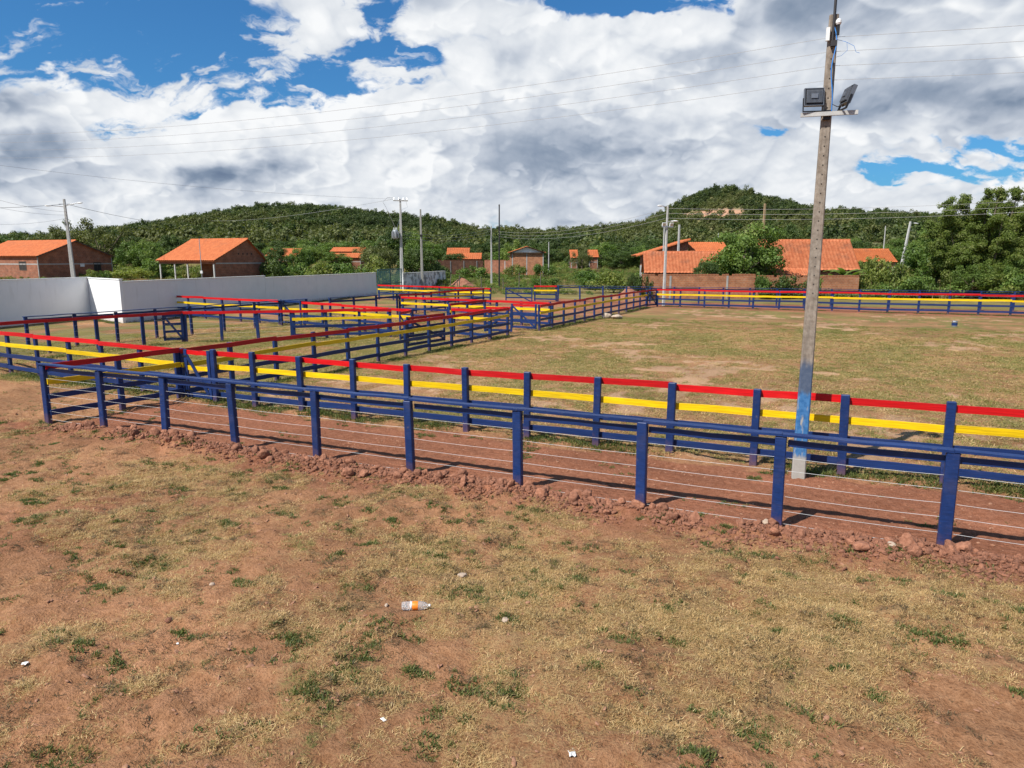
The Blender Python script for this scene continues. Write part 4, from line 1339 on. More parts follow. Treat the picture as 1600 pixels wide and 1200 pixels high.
# ------------------------------------------------------------------ poles, lamps, wires
def concrete_pole_mat():
    m, h, b, o = mat_new('painted_pole_concrete')
    p = ocoord(h); x, y, z = h.sep(p)
    n = h.noise(p, 11, 6, .65); st = h.noise(h.v('MULTIPLY', p, (9., 9., 1.1)), 1.6, 5, .65)
    c = h.mix(h.smooth(n, .3, .7), (.185, .145, .11), (.30, .25, .20))
    c = h.mul(c, h.mix(h.smooth(st, .3, .7), (.72, .72, .72), (1.12, 1.12, 1.12)))
    ze = h.m('ADD', z, h.m('MULTIPLY', h.m('SUBTRACT', st, .5), .30))
    pale = h.mix(n, (.27, .25, .22), (.40, .375, .34))
    b1 = h.mix(h.smooth(n, .3, .7), (.045, .068, .12), (.085, .11, .16))      # thin old blue wash
    b2 = h.mix(h.smooth(n, .35, .65), (.018, .105, .27), (.05, .17, .37))
    c = h.mix(h.smooth(ze, 2.42, 2.16), c, b1)
    c = h.mix(h.smooth(ze, 1.76, 1.62), c, h.mix(h.smooth(st, .56, .66), b2, pale))
    c = h.mix(h.smooth(ze, .50, .40), c, pale)
    h._in(b.inputs['Base Color'], c); b.inputs['Roughness'].default_value = .88
    bump(h, b, n, .5, .006)
    return m
M['pole_paint'] = concrete_pole_mat()

def tapered(name, mat, parent, w0, d0, w1, d1, h, z0=-.3, ch=.02):
    m = MB()
    for z, w, d in ((z0, w0, d0), (h * .25, w0 + (w1 - w0) * .25, d0 + (d1 - d0) * .25), (h * .6, w0 + (w1 - w0) * .6, d0 + (d1 - d0) * .6), (h, w1, d1)):
        a, b = w / 2, d / 2
        m.v += [(-a + ch, -b, z), (a - ch, -b, z), (a, -b + ch, z), (a, b - ch, z), (a - ch, b, z), (-a + ch, b, z), (-a, b - ch, z), (-a, -b + ch, z)]
    for k in range(3):
        for q in range(8):
            q2 = (q + 1) % 8
            m.f.append((k * 8 + q, k * 8 + q2, k * 8 + 8 + q2, k * 8 + 8 + q))
    m.f += [tuple(range(7, -1, -1)), tuple(24 + q for q in range(8))]
    return m.build(name, mat, parent)

pb = on_ground(1247, 745)
POLE_H = 8.46
pole = empty('floodlight_pole', (pb.x, pb.y, 0), FENCE_ROT + .10, 'tall weathered concrete pole with blue painted foot and two floodlights standing between the fences', 'pole')
pole.rotation_euler = (0, R(.25), FENCE_ROT + .10)
tapered('shaft', M['pole_paint'], pole, .25, .20, .155, .12, POLE_H)
hole_shade = MB().lathe([(.012, -.004), (.012, .004)], 8, 'y').mesh('hole_shade', M['dark_in'])  # near-black discs on the face paint the shade inside the bolt holes
k = 0
z = 3.6
while z < POLE_H - .5:
    w = .20 + (.12 - .20) * z / POLE_H
    link('hole_shade', hole_shade, pole, (0, -w / 2 - .001, z)); z += .165
# blue cable clipped to the pole
cb = []
for t in np.linspace(0, 1, 14):
    z = 8.25 - t * 1.5
    cb.append((.03 + .055 * math.sin(t * 9) * (1 - t) - .02 + .06 * t, -.10 - .03 * math.sin(t * math.pi), z))
MB().tube(cb, .010, 5).build('cable', M['cable_blue'], pole)
cb = [(.03, -.10, 7.7), (.05, -.105, 7.5), (.055, -.10, 7.3), (.07, -.105, 6.95), (.16, -.12, 6.90), (.30, -.1, 6.92)]
MB().tube(cb, .009, 5).build('cable', M['wire_black'], pole)
MB().tube([(.0, -.09, 7.95), (0.0, -.095, 8.4), (.0, -.09, 9.8), (.0, -.09, 10.6)], .024, 8).build('mast_tube', M['steel_dark'], pole)
MB().box(-.115, -.055, -.12, -.062, 8.02, 8.24).build('breaker_box', M['white_plastic'], pole)
MB().box(-.03, .075, -.135, -.062, 7.92, 8.015).build('clamp', M['steel_dark'], pole)
MB().lathe([(.035, 0), (.05, .03), (.045, .075), (.02, .10)], 10, 'z', (.075, -.10, 8.27)).build('photocell', M['white_plastic'], pole)
MB().box(.05, .10, -.12, -.07, 8.10, 8.268).build('photocell_base', M['black'], pole)
for q, z in enumerate((8.08, 7.84, 7.60, 7.36)):
    MB().lathe([(.02, 0), (.04, .015), (.028, .035), (.045, .06), (.03, .085), (.012, .10)], 8, 'y', (.0 , .075, z)).build('insulator', M['white_plastic'], pole)
# cross arm with the two floodlights
MB().box(-.44, .50, -.19, -.14, 6.745, 6.815).build('cross_arm', M['concrete_pale'], pole)
MB().box(-.06, .06, -.13, -.085, 6.69, 6.85).build('arm_bracket', M['black'], pole)
def floodlight(parent, loc, rz, tilt, w=.31, hgt=.29, name='floodlight'):
    body = MB().box(-w / 2, w / 2, -.025, .025, 0, hgt)
    o = body.build(name, M['black'], parent, False, loc, (tilt, 0, rz))
    fins = MB()
    for k in range(13):
        x = -w / 2 + .03 + (w - .06) * k / 12
        fins.box(x - .005, x + .005, -.06, -.024, .03, hgt - .03)
    fins.box(-.055, .055, -.075, -.024, hgt * .36, hgt * .64)
    fins.build('heat_sink', M['alu'], o)
    fr = MB()
    for x in (-w / 2 - .012, w / 2 + .001): fr.box(x, x + .011, -.03, .04, -.012, hgt + .012)
    for z in (-.012, hgt + .001): fr.box(-w / 2, w / 2, -.03, .04, z, z + .011)
    fr.build('bezel', M['alu'], o)
    MB().box(-w / 2 + .02, w / 2 - .02, .0255, .034, .02, hgt - .02).build('glass', M['galv'], o)
    br = MB()
    for x in (-w / 2 - .03, w / 2 + .013): br.box(x, x + .016, -.018, .018, -.10, hgt * .45)
    br.box(-w / 2 - .03, w / 2 + .029, -.018, .018, -.113, -.101)
    br.build('yoke', M['black'], o)
    return o
floodlight(pole, (-.235, -.165, 6.935), .16, R(-10))
floodlight(pole, (.27, -.165, 6.935), R(-74), R(-20))
# loose blue tails at the right of the head
MB().tube([(.07, -.02, 8.05), (.22, -.02, 8.0), (.36, -.02, 7.92), (.40, -.01, 7.82), (.46, 0, 7.80)], .004, 4).build('cable', M['cable_blue'], pole)
MB().tube([(.24, -.02, 7.99), (.26, 0, 7.86), (.17, 0, 7.78), (.08, 0, 7.76)], .0035, 4).build('cable', M['cable_blue'], pole)

def wire_between(label, p0, p1, sag, r, mat, group, name='power_line', n=14):
    p0, p1 = Vector(p0), Vector(p1)
    pts = []
    for t in np.linspace(0, 1, n):
        p = p0.lerp(p1, t); p.z -= sag * 4 * t * (1 - t); pts.append(p - p0)
    o = MB().tube(pts, r, 4).build(name, mat, None, False, p0)
    return tag(o, label, 'wire', group)
for q, z in enumerate((8.11, 7.87, 7.63, 7.39)):
    p = Vector((pb.x, pb.y, 0)) + Vector((.0, .06, 0)) + Vector((0, 0, z))
    nth = ('topmost', 'second', 'third', 'lowest')[q]
    wire_between(f'{nth} of the four bare wires strung from the concrete pole to the left', p, p - AU * 31 + AV * (.6) + Vector((0, 0, .55)), 0.55, .0036, M['wire_grey'], 'bare wires on the near concrete pole')
    wire_between(f'{nth} of the four bare wires strung from the concrete pole to the right', p + AU * .08, p + AU * 30 + Vector((0, 0, .5)), .6, .0036, M['wire_grey'], 'bare wires on the near concrete pole')

def street_arm(parent, z, dx, dy, rise=.35, name='lamp_arm'):
    a = MB().tube([(0, 0, z), (dx * .4, dy * .4, z + rise * .6), (dx, dy, z + rise)], .03, 6).build(name, M['galv'], parent)
    L = math.hypot(dx, dy); ux, uy = dx / L, dy / L
    prof = [(.03, -.12), (.09, 0), (.14, .22), (.12, .42), (.04, .55)]
    m = MB().lathe(prof, 8, 'x')
    m.v = [(x, y, z_ * .55) for x, y, z_ in m.v]
    m.build('lamp_head', M['white_plastic'], a, True, (dx, dy, z + rise), (0, 0, math.atan2(dy, dx)))
    return a

def simple_pole(name, label, px, py_top, Y, w0, w1, mat, lean=(0, 0), group='village utility poles', depth=None):
    p = at(px, 440, Y); z0 = Tz(p.x, Y); top = at(px, py_top, Y).z - z0
    root = empty(name, (p.x, Y, z0), 0, label, 'pole', group)
    root.rotation_euler = (lean[0], lean[1], .25)
    tapered('shaft', mat, root, w0, depth or w0 * .8, w1, (depth or w0 * .8) * .7, top, -.5, min(.03, w1 * .2))
    return root, top
# left pole behind the white wall
r1, t1 = simple_pole('utility_pole', 'pale concrete street lamp pole behind the white wall at the left', 116, 311, 75, .42, .20, M['concrete_pale'], (0, R(-.8)))
street_arm(r1, t1 - .75, 1.3, -.35, .35); street_arm(r1, t1 - .8, -1.1, -.5, .1)
MB().box(-.5, .9, -.12, -.05, t1 - .55, t1 - .48).build('cross_arm', M['galv'], r1)
# transformer pole
r2, t2 = simple_pole('transformer_pole', 'tall concrete pole with cross arm and grey transformer at the dark metal gate', 628, 311, 93, .46, .20, M['concrete_pale'], (0, R(.3)))
MB().box(-.9, .95, -.18, -.09, t2 - .28, t2 - .14).build('cross_arm', M['concrete_pale'], r2)
for x in (-.8, -.2, .35, .85):
    MB().lathe([(.03, 0), (.08, .05), (.05, .12), (.09, .18), (.03, .28)], 8, 'z', (x, -.135, t2 - .138)).build('insulator', M['galv'], r2)
tr = MB().lathe([(.30, 0), (.36, .05), (.36, 1.05), (.30, 1.15)], 12, 'z', (-.72, -.18, t2 - 5.0)).build('transformer', M['trafo'], r2, True)
fn = MB()
for k in range(8):
    a = 2 * math.pi * k / 8
    fn.beam((-.72 + .43 * math.cos(a), -.18 + .43 * math.sin(a), t2 - 4.85), (-.72 + .43 * math.cos(a), -.18 + .43 * math.sin(a), t2 - 4.05), .10, .10)
fn.build('cooling_fin', M['trafo'], tr)
for x in (-.9, -.72, -.54): MB().lathe([(.02, 0), (.05, .04), (.03, .1), (.05, .14), (.02, .3)], 6, 'z', (x, -.18, t2 - 3.848)).build('bushing', M['white_plastic'], tr)
MB().tube([(-.8, -.13, t2 + .1), (-1.6, -.1, t2 + .15), (-2.2, -.1, t2 - .4), (-1.8, -.1, t2 - 1.1), (-.7, -.1, t2 - 3.6)], .02, 5).build('cable', M['galv'], r2)
MB().tube([(.6, -.13, t2 + .1), (.9, -.1, t2 - 1.0), (.2, -.1, t2 - 1.3), (-.5, -.1, t2 - 3.6)], .015, 5).build('cable', M['galv'], r2)
r3, t3 = simple_pole('utility_pole', 'weathered brown-grey pole without lamps just right of the transformer pole', 660, 327, 97, .36, .20, M['concrete'], (0, R(-.3)))
MB().box(-.17, .17, -.22, -.16, t3 - 3.6, t3 - 3.3).build('clamp', M['steel_dark'], r3)
r4, t4 = simple_pole('lamp_pole', 'thin pale street lamp pole left of the dark steel pole', 768, 353, 104, .26, .16, M['concrete_pale'])
street_arm(r4, t4 - .6, -1.5, -.3, .25)
r5_, t5 = simple_pole('steel_pole', 'tall dark steel pole with slight bend at the corner of the far fences', 780, 322, 100, .22, .15, M['steel_dark'], (0, R(.2)))
MB().lathe([(.10, 0), (.12, .05), (.07, .16), (.10, .22)], 8, 'z', (0, 0, t5 + .002)).build('pole_cap', M['steel_dark'], r5_)
# mast with floodlights on the far side of the arena
r6, t6 = simple_pole('floodlight_mast', 'grey mast with two white floodlights and street lamps behind the far arena fence', 1038, 321, 64.5, .26, .15, M['concrete_pale'], (0, R(.4)))
street_arm(r6, t6 - .25, -.55, -.1, .2); street_arm(r6, t6 - 1.45, .42, -.1, .1)
MB().box(-.55, .55, -.16, -.10, t6 - 1.9, t6 - 1.8).build('cross_arm', M['galv'], r6)
for x in (-.36, .36):
    m = MB().box(-.17, .17, -.05, .05, 0, .30).build('floodlight', M['white_plastic'], r6, False, (x, -.13, t6 - 1.795), (R(12), 0, 0))
    MB().box(-.13, .13, -.06, -.051, .04, .26).build('glass', M['galv'], m)
r7, t7 = simple_pole('utility_pole', 'short pale concrete pole behind the low tiled house beside the floodlight mast', 1058, 351, 92, .34, .22, M['concrete_pale'])
r8, t8 = simple_pole('wooden_pole', 'bare brown wooden post on the skyline right of the round hill', 1187, 318, 120, .42, .34, M['wood_pole'], (0, R(.6)))
r9_, t9 = simple_pole('utility_pole', 'leaning pale street lamp pole beside the big tree on the right', 1402, 345, 92, .40, .20, M['concrete_pale'], (0, R(7.5)))
street_arm(r9_, t9 - .25, .55, -.1, .12)
for (px, py, Y, lab) in ((857, 378, 150, 'short pale post behind the pale gabled house'), (1376, 353, 140, 'thin pale post behind the far right orange roof'),
                        (1119, 364, 110, 'thin pale post rising behind the split roof house'), (1035, 350, 91, 'thin lamp post next to the short concrete pole on the roof line')):
    simple_pole('small_post', lab, px, py, Y, .22, .16, M['concrete_pale'])
p = at(319, 437, 94); rr = empty('antenna_mast', (p.x, p.y - .6, Tz(p.x, p.y)), 0, 'thin grey antenna mast in front of the veranda house', 'mast')
MB().tube([(0, 0, -.3), (0, 0, at(319, 373, 94).z - Tz(p.x, p.y))], .05, 6).build('mast_tube', M['galv'], rr)
MB().box(-.14, .14, -.1, .1, 1.0, 1.35).build('meter_box', M['white_plastic'], rr)

VG = 'thin village power lines'
def top_of(root, h, dx=0): return Vector((root.location.x + dx, root.location.y, root.location.z + h))
wire_between('dark cable from the left street lamp pole down to the trees on the right', top_of(r1, t1 - .5), at(300, 352, 140), .5, .022, M['wire_black'], VG)
wire_between('dark cable from the left street lamp pole out of the picture to the left', top_of(r1, t1 - .5), at(-160, 322, 70), .3, .022, M['wire_black'], VG)
for q, (dy, x1, y1) in enumerate(((0, -120, 243), (.1, -120, 270), (.2, -120, 290), (-.9, -120, 340))):
    wire_between(('topmost', 'second', 'third', 'lowest')[q] + ' of the thin wires coming from the left edge of the sky', at(x1, y1, 60), (top_of(r2, t2, -.6) if q == 0 else top_of(r1, t1 - 1.0 - q * .3)) , .6, .012, M['wire_grey'], VG)
for q in range(3):
    nth = ('upper', 'middle', 'lower')[q]
    wire_between(f'{nth} thin wire from the floodlight mast to the right edge', top_of(r6, t6 - .25 - q * .42), at(1760, 303 + q * 9, 52), .45, .013, M['wire_grey'], VG)
    wire_between(f'{nth} thin wire from the floodlight mast to the dark steel pole', top_of(r6, t6 - .25 - q * .42), top_of(r5_, t5 - 3.4 - q * .35), .9, .013, M['wire_grey'], VG)
    wire_between(f'{nth} thin wire from the thin lamp pole to the transformer pole', top_of(r4, t4 - .4 - q * .35), top_of(r2, t2 - 4.0 - q * .4), .7, .014, M['wire_grey'], VG)
wire_between('wire running from the transformer pole across the left hill', top_of(r2, t2, -.8), at(330, 345, 190), .8, .02, M['wire_grey'], VG)

# ------------------------------------------------------------------ loose things on the ground
g = np.random.default_rng(44)
stones = [rock_mesh('stone', 700 + k, .46, 3) for k in range(9)]
n = 0; tries = 0; placed = []
while n < 292 and tries < 30000:
    tries += 1
    u = g.uniform(-18.0, 7.2); v = 11.46 - abs(g.normal(0, .26)) * float(np.interp(u, [-18, -8, 4], [.6, .85, 1.15]))
    if fbm(np.array([u * .8]), np.array([v * .8]), 3, .5, seed=97)[0] < .36: continue
    s = .048 + .10 * g.random() ** 2.2
    if any((u - a) ** 2 + (v - b) ** 2 < (.68 * (s + c_)) ** 2 for a, b, c_ in placed): continue
    placed.append((u, v, s))
    x, y = uv_to_xy(u, v)
    z = float(surf_z(np.array([u]), np.array([v]))[0])
    o = link('stone', stones[n % 9], None, (x, y, z + s * .32), tuple(g.uniform(0, 6.28, 3)), (s, s * g.uniform(.8, 1.1), s * g.uniform(.8, 1.05)))
    tag(o, 'red-brown stone in the row of rubble along the foot of the front wire fence', 'stone', 'red stones along the front fence')
    n += 1
def gxy(px, py):
    p = on_ground(px, py); u, v = UV(p)
    return p.x, p.y, float(surf_z(np.array([u]), np.array([v]))[0])
def put_stone(label, px, py, s, mat, k, flat=.7, group=None):
    me = rock_mesh('stone', 800 + k, .3, 3, mat); x, y, z = gxy(px, py)
    o = link('stone', me, None, (x, y, z + s * flat * .3), (g.uniform(-.3, .3), g.uniform(-.3, .3), g.uniform(0, 6)), (s, s * .8, s * flat))
    return tag(o, label, 'stone', group)
put_stone('pale whitish stone beside the post at the right end of the rubble row', 1196, 826, .09, M['pale_stone'], 1)
put_stone('pale reddish stone lying alone right of the plastic bottle', 790, 974, .075, M['pale_stone'], 2)
put_stone('angular pale stone in the dry grass above and right of the bottle', 722, 902, .08, M['pale_stone'], 3)
put_stone('pale rounded pebble on bare soil in the left foreground', 332, 916, .055, M['pale_stone'], 4)
put_stone('grey pebble left of the plastic bottle', 604, 952, .04, M['pale_stone'], 5)
put_stone('large red stone at the right end of the rubble row', 1345, 866, .17, M['stone'], 6)
put_stone('pale stone in the rubble near the last post on the right', 1392, 866, .08, M['pale_stone'], 7)
put_stone('dark broken clod with a stick-like edge in the left foreground', 265, 975, .07, M['stone'], 8)
put_stone('left half of a pair of pale boulders by the far arena fence', 948, 497, .62, M['boulder'], 9, .62)
put_stone('right half of a pair of pale boulders by the far arena fence', 963, 498, .58, M['boulder'], 10, .6)

# litter: crumpled paper scraps
def scrap(label, px, py, s, k):
    gg = np.random.default_rng(k); n_ = 6
    X, Y = np.meshgrid(np.linspace(-1, 1, n_), np.linspace(-.6, .6, n_))
    Z = gg.normal(0, .16, X.shape) + .2
    X = X + gg.normal(0, .12, X.shape); Y = Y + gg.normal(0, .1, Y.shape)
    i_ = np.arange(n_ * n_).reshape(n_, n_)
    me = np_mesh('paper_scrap', np.stack([X, Y, Z], -1).reshape(-1, 3) * s, np.stack([i_[:-1, :-1], i_[:-1, 1:], i_[1:, 1:], i_[1:, :-1]], -1).reshape(-1, 4), M['white_plastic'])
    x, y, z = gxy(px, py)
    o = link('paper_scrap', me, None, (x, y, z + s * .25), (0, 0, gg.uniform(0, 6)))
    md = o.modifiers.new('thickness', 'SOLIDIFY'); md.thickness = .004
    return tag(o, label, 'litter')
scrap('bright white paper scrap on bare soil in the lower left', 288, 1088, .026, 1)
scrap('white paper scrap near the left edge of the foreground', 41, 1048, .03, 2)
scrap('cream coloured scrap among green tufts below the bottle', 599, 1127, .028, 3)
scrap('crumpled white scrap at the bottom edge of the picture', 893, 1188, .045, 4)
scrap('small pale scrap in the soil halfway down the left side', 278, 1010, .018, 5)
scrap('small white scrap left of the plastic bottle', 546, 975, .014, 6)

# plastic bottle lying on its side
def pet():
    m, h, b, o = mat_new('clear_plastic')
    b.inputs['Base Color'].default_value = (.86, .88, .90, 1)
    b.inputs['Roughness'].default_value = .08
    b.inputs['Transmission Weight'].default_value = .80
    b.inputs['IOR'].default_value = 1.22
    return m
M['pet'] = pet()
M['label_orange'] = metal('orange_label', (.85, .22, .015), .45, 0)
M['label_white'] = metal('white_label', (.8, .8, .8), .45, 0)
x, y, z = gxy(650, 957)
bot = empty('plastic_bottle', (x, y, z + .052), R(2), 'clear plastic drink bottle with an orange and white label lying on the dry ground', 'bottle')
m = MB().lathe([(.022, -.170), (.045, -.168), (.050, -.150), (.052, -.09), (.0505, -.085), (.0505, .02), (.052, .03), (.051, .07), (.043, .105), (.025, .140), (.015, .152), (.014, .168)], 20, 'x')
m.build('body', M['pet'], bot, True)
MB().lathe([(.0517, -.042), (.0523, -.040), (.0523, .028), (.0517, .030)], 20, 'x').build('label', M['label_orange'], bot, True)
MB().lathe([(.0517, -.066), (.0524, -.064), (.0524, -.0425), (.0517, -.0424)], 20, 'x').build('label_band', M['label_white'], bot, True)
MB().lathe([(.017, .156), (.0175, .158), (.0175, .174), (.015, .177)], 12, 'x').build('cap', M['white_plastic'], bot)
# tin lying in the arena
x, y, z = gxy(1491, 511)
can = empty('paint_tin', (x, y, z), .4, 'small grey and blue tin standing on the far grass of the arena', 'tin')
MB().lathe([(.15, 0), (.16, .02), (.16, .36), (.15, .38)], 12, 'z').build('body', M['galv'], can)
MB().lathe([(.1605, .1), (.163, .11), (.163, .27), (.1605, .28)], 12, 'z').build('band', M['blue'], can)
# rough stakes of the old wire fence across the weeds
STAKES = ['thin grey stake just right of the stained grey wall', 'thin grey stake on the red earth heap', 'grey stake between the red earth heap and the thin lamp pole', 'grey stake close beside the dark steel pole', 'thin grey stake left of the pale flat rock', 'thin grey stake in the weeds right of the pale flat rock', 'shorter grey stake at the foot of the red earth heap']
SG = 'old grey stakes beyond the far fence'
for k, (px, py) in enumerate(((704, 428), (718, 430), (752, 432), (786, 434), (811, 426), (845, 425), (715, 436))):
    Y = 96; p = at(px, py, Y); z0 = Tz(p.x, Y)
    o = MB().tube([(0, 0, -.2), (random.uniform(-.05, .05), 0, (p.z - z0) * .5), (random.uniform(-.12, .12), 0, p.z - z0)], [.07, .06, .05], 6).build('stake', M['wood_grey'], None, False, (p.x, Y, z0))
    tag(o, STAKES[k], 'stake', SG)
# mounds
def mound(name, label, px, py, Y, w, h, mat, k):
    p = at(px, py, Y)
    z0 = Tz(p.x, Y); n_ = 28
    X, Yg = np.meshgrid(np.linspace(-1, 1, n_), np.linspace(-1, 1, n_))
    r_ = np.sqrt(X * X + Yg * Yg)
    Z = np.clip(1 - r_, -.15, 1) ** 1 * h * (1 + .5 * (fbm(X * 2 + k, Yg * 2, 4, .55, seed=k) - .5)) 
    i_ = np.arange(n_ * n_).reshape(n_, n_)
    o = link(name, np_mesh(name, np.stack([X * w, Yg * w * .8, Z], -1).reshape(-1, 3), np.stack([i_[:-1, :-1], i_[:-1, 1:], i_[1:, 1:], i_[1:, :-1]], -1).reshape(-1, 4), mat, True), None, (p.x, Y, z0))
    return tag(o, label, 'mound')
mound('earth_mound', 'heap of red earth right of the stained grey wall', 722, 440, 101, 2.4, 1.5, M['stone'], 3)
mound('sand_heap', 'pale heap of sand beside the split roof house', 1008, 425, 86, 1.6, 1.9, M['boulder'], 5)
mound('earth_mound', 'low red earth heap at the left end of the orange brick wall', 983, 445, 74, 2.0, 1.3, M['stone'], 6)
put_stone('pale flat rock in the weeds left of the red and yellow panel', 822, 440, .9, M['boulder'], 11, .6)
# ------------------------------------------------------------------ trees and bushes
def leaf_cloud(g, centres, radii, per, leaf, flat=.75, up=.35, long=1.0):
    """rhombic leaf sprays filling clumps; returns verts, faces, tone"""
    V = []; TN = []
    for (c, r, t) in zip(centres, radii, np.clip(g.normal(.45, .22, len(centres)), 0, 1)):
        n = max(6, int(per * (r / np.mean(radii)) ** 2))
        d = g.normal(0, 1, (n, 3)); d /= np.linalg.norm(d, axis=1)[:, None]
        rad = r * (g.random(n) ** .45)
        p = c + d * rad[:, None] * np.array([1, 1, flat])
        nrm = d + g.normal(0, .55, (n, 3)); nrm[:, 2] += up; nrm /= np.linalg.norm(nrm, axis=1)[:, None]
        a = np.cross(nrm, g.normal(0, 1, (n, 3))); a /= np.linalg.norm(a, axis=1)[:, None]
        b = np.cross(nrm, a)
        s = leaf * g.uniform(.6, 1.25, n)[:, None]
        q = np.stack([p - a * s * long, p - b * s * .55, p + a * s * long, p + b * s * .55], 1)
        V.append(q.reshape(-1, 3))
        TN.append(np.repeat(np.clip(t + g.normal(0, .2, n), 0, 1), 4))
    V = np.concatenate(V); TN = np.concatenate(TN)
    F = np.arange(len(V)).reshape(-1, 4)
    return V, F, TN

def crown_mesh(name, seed, mat, w=1.0, h=1.0, clumps=38, per=90, leaf=.045, low=.25, cr=(.16, .30), spread=1.0):
    """crown of unit height 1 standing on z=0, width about w"""
    g = np.random.default_rng(seed)
    cs = []; rs = []
    lob = g.uniform(0, 6.28, 3)
    while len(cs) < clumps:
        p = g.uniform(-1, 1, 3)
        rr = np.linalg.norm(p)
        a = math.atan2(p[1], p[0])
        lim = .86 + .16 * math.sin(2 * a + lob[0]) + .10 * math.sin(3 * a + lob[1] + p[2] * 2)
        if rr > lim or rr < .35: continue
        if p[2] < -.75: continue
        cs.append(np.array([p[0] * w * .5, p[1] * w * .5, low + (1 - low) * (p[2] * .5 + .5) * .92]))
        rs.append(g.uniform(*cr) * .5)
    V, F, TN = leaf_cloud(g, np.array(cs), np.array(rs) * max(w, .7), per, leaf)
    return with_tone(np_mesh(name, V, F, M[mat]), TN), cs

def trunk_mesh(name, seed, cs, r=.035, fork=.28, n=7):
    g = np.random.default_rng(seed + 1)
    m = MB()
    lean = g.normal(0, .03, 2)
    m.tube([(0, 0, -.05), (lean[0] * .5, lean[1] * .5, fork * .5), (lean[0], lean[1], fork), (lean[0] * 1.3, lean[1] * 1.3, fork + .25)], [r * 1.3, r, r * .85, r * .45], 7)
    for k in g.permutation(len(cs))[:n]:
        c = np.array(cs[k])
        mid = np.array([lean[0], lean[1], fork]) * .5 + c * .5 + g.normal(0, .02, 3)
        m.tube([(lean[0], lean[1], fork * .9), tuple(mid), tuple(c)], [r * .5, r * .32, r * .12], 5)
    return m.mesh(name, M['bark'])

PROTO = {}
def make_proto(key, seed, mat, **kw):
    me, cs = crown_mesh('crown', seed, mat, **kw)
    PROTO[key] = (me, trunk_mesh('trunk', seed, cs))
for k in range(2):
    make_proto(('dark', k), 1000 + k, 'leaf_dark', w=1.05, clumps=46, per=80, leaf=.034, low=.16)
    make_proto(('mid', k), 1010 + k, 'leaf_mid', w=1.1, clumps=46, per=80, leaf=.034, low=.16)
    make_proto(('light', k), 1020 + k, 'leaf_light', w=1.1, clumps=38, per=75, leaf=.034, low=.14)
    make_proto(('olive', k), 1030 + k, 'leaf_olive', w=1.15, clumps=34, per=70, leaf=.032, low=.22)
for k in range(2):
    make_proto(('darkfine', k), 1070 + k, 'leaf_dark', w=1.05, clumps=85, per=120, leaf=.021, low=.10, cr=(.15, .27))
    make_proto(('midfine', k), 1080 + k, 'leaf_mid', w=1.1, clumps=85, per=120, leaf=.021, low=.10, cr=(.15, .27))
    make_proto(('olivefine', k), 1095 + k, 'leaf_olive', w=1.15, clumps=62, per=95, leaf=.020, low=.18, cr=(.15, .27))
    make_proto(('lightfine', k), 1090 + k, 'leaf_light', w=1.1, clumps=75, per=120, leaf=.021, low=.10, cr=(.15, .27))
for k in range(2):
    make_proto(('bush', k), 1040 + k, 'leaf_mid', w=1.5, clumps=24, per=75, leaf=.055, low=.05, cr=(.25, .42))
    make_proto(('bushlight', k), 1050 + k, 'weed', w=1.5, clumps=22, per=75, leaf=.055, low=.05, cr=(.25, .42))
    make_proto(('bushdark', k), 1060 + k, 'leaf_dark', w=1.5, clumps=24, per=75, leaf=.055, low=.05, cr=(.25, .42))

def tree(name, label, kind, px, top_py, Y, width_px, group=None, trunk=True, cat='tree', k=None):
    p = at(px, top_py, Y); z0 = Tz(p.x, Y); h = max(.8, p.z - z0)
    k = random.randrange(2) if k is None else k
    if kind in ('dark', 'mid', 'light', 'olive'): kind += 'fine'
    cm, tm = PROTO[(kind, k)]
    wpx = width_px / F_PX * Y
    base_w = {'bush': 1.5, 'bushlight': 1.5, 'bushdark': 1.5}.get(kind, 1.1)
    sx = wpx / base_w
    root = empty(name, (p.x, Y, z0), random.uniform(0, 6.28), label, cat, group)
    link('crown', cm, root, (0, 0, 0), (0, 0, 0), (sx, sx, h))
    if trunk: link('trunk', tm, root, (0, 0, 0), (0, 0, 0), (min(sx, h), min(sx, h), h))
    return root

# named single trees
tree('leafy_tree', 'dark green tree at the far left edge behind the brick house', 'dark', 12, 357, 118, 75)
tree('leafy_tree', 'olive tree with yellowing top left of the left street lamp pole', 'olive', 92, 337, 122, 62)
tree('leafy_tree', 'tall grey-green tree right of the left street lamp pole', 'olive', 152, 337, 124, 84, k=1)
tree('leafy_tree', 'dark tree between the two brick houses on the left', 'dark', 178, 352, 130, 46)
tree('leafy_tree', 'bright green bushy tree left of the veranda house', 'mid', 216, 368, 112, 66)
tree('leafy_tree', 'light green low tree behind the left end of the veranda house', 'light', 240, 376, 108, 46)
tree('leafy_tree', 'dark green tree rising behind the veranda house roof', 'dark', 268, 362, 125, 54)
tree('leafy_tree', 'small dark tree seen right of the veranda house', 'dark', 432, 382, 122, 50)
tree('leafy_tree', 'leafy tree in front of the distant orange roof, right of the veranda house', 'mid', 470, 382, 128, 48)
tree('leafy_tree', 'olive bushy tree left of the transformer pole', 'olive', 590, 372, 118, 70)
tree('leafy_tree', 'dark tree directly behind the transformer pole', 'dark', 618, 350, 135, 74)
tree('leafy_tree', 'bright green tree between the transformer pole and the brown-grey pole', 'mid', 650, 352, 128, 46)
tree('leafy_tree', 'dark tree behind the stained grey wall', 'dark', 655, 382, 112, 66, k=1)
tree('leafy_tree', 'light green tree left of the pale gabled house', 'light', 800, 372, 165, 46)
tree('leafy_tree', 'palm-like olive tree between the two small orange roofs in the centre', 'olive', 910, 386, 155, 30)
tree('leafy_tree', 'dark round-crowned tree right of the low tiled house', 'mid', 1166, 343, 81, 124)
tree('leafy_tree', 'dense dark tree filling the gap between the two tiled houses', 'dark', 1168, 366, 84, 100, k=0)
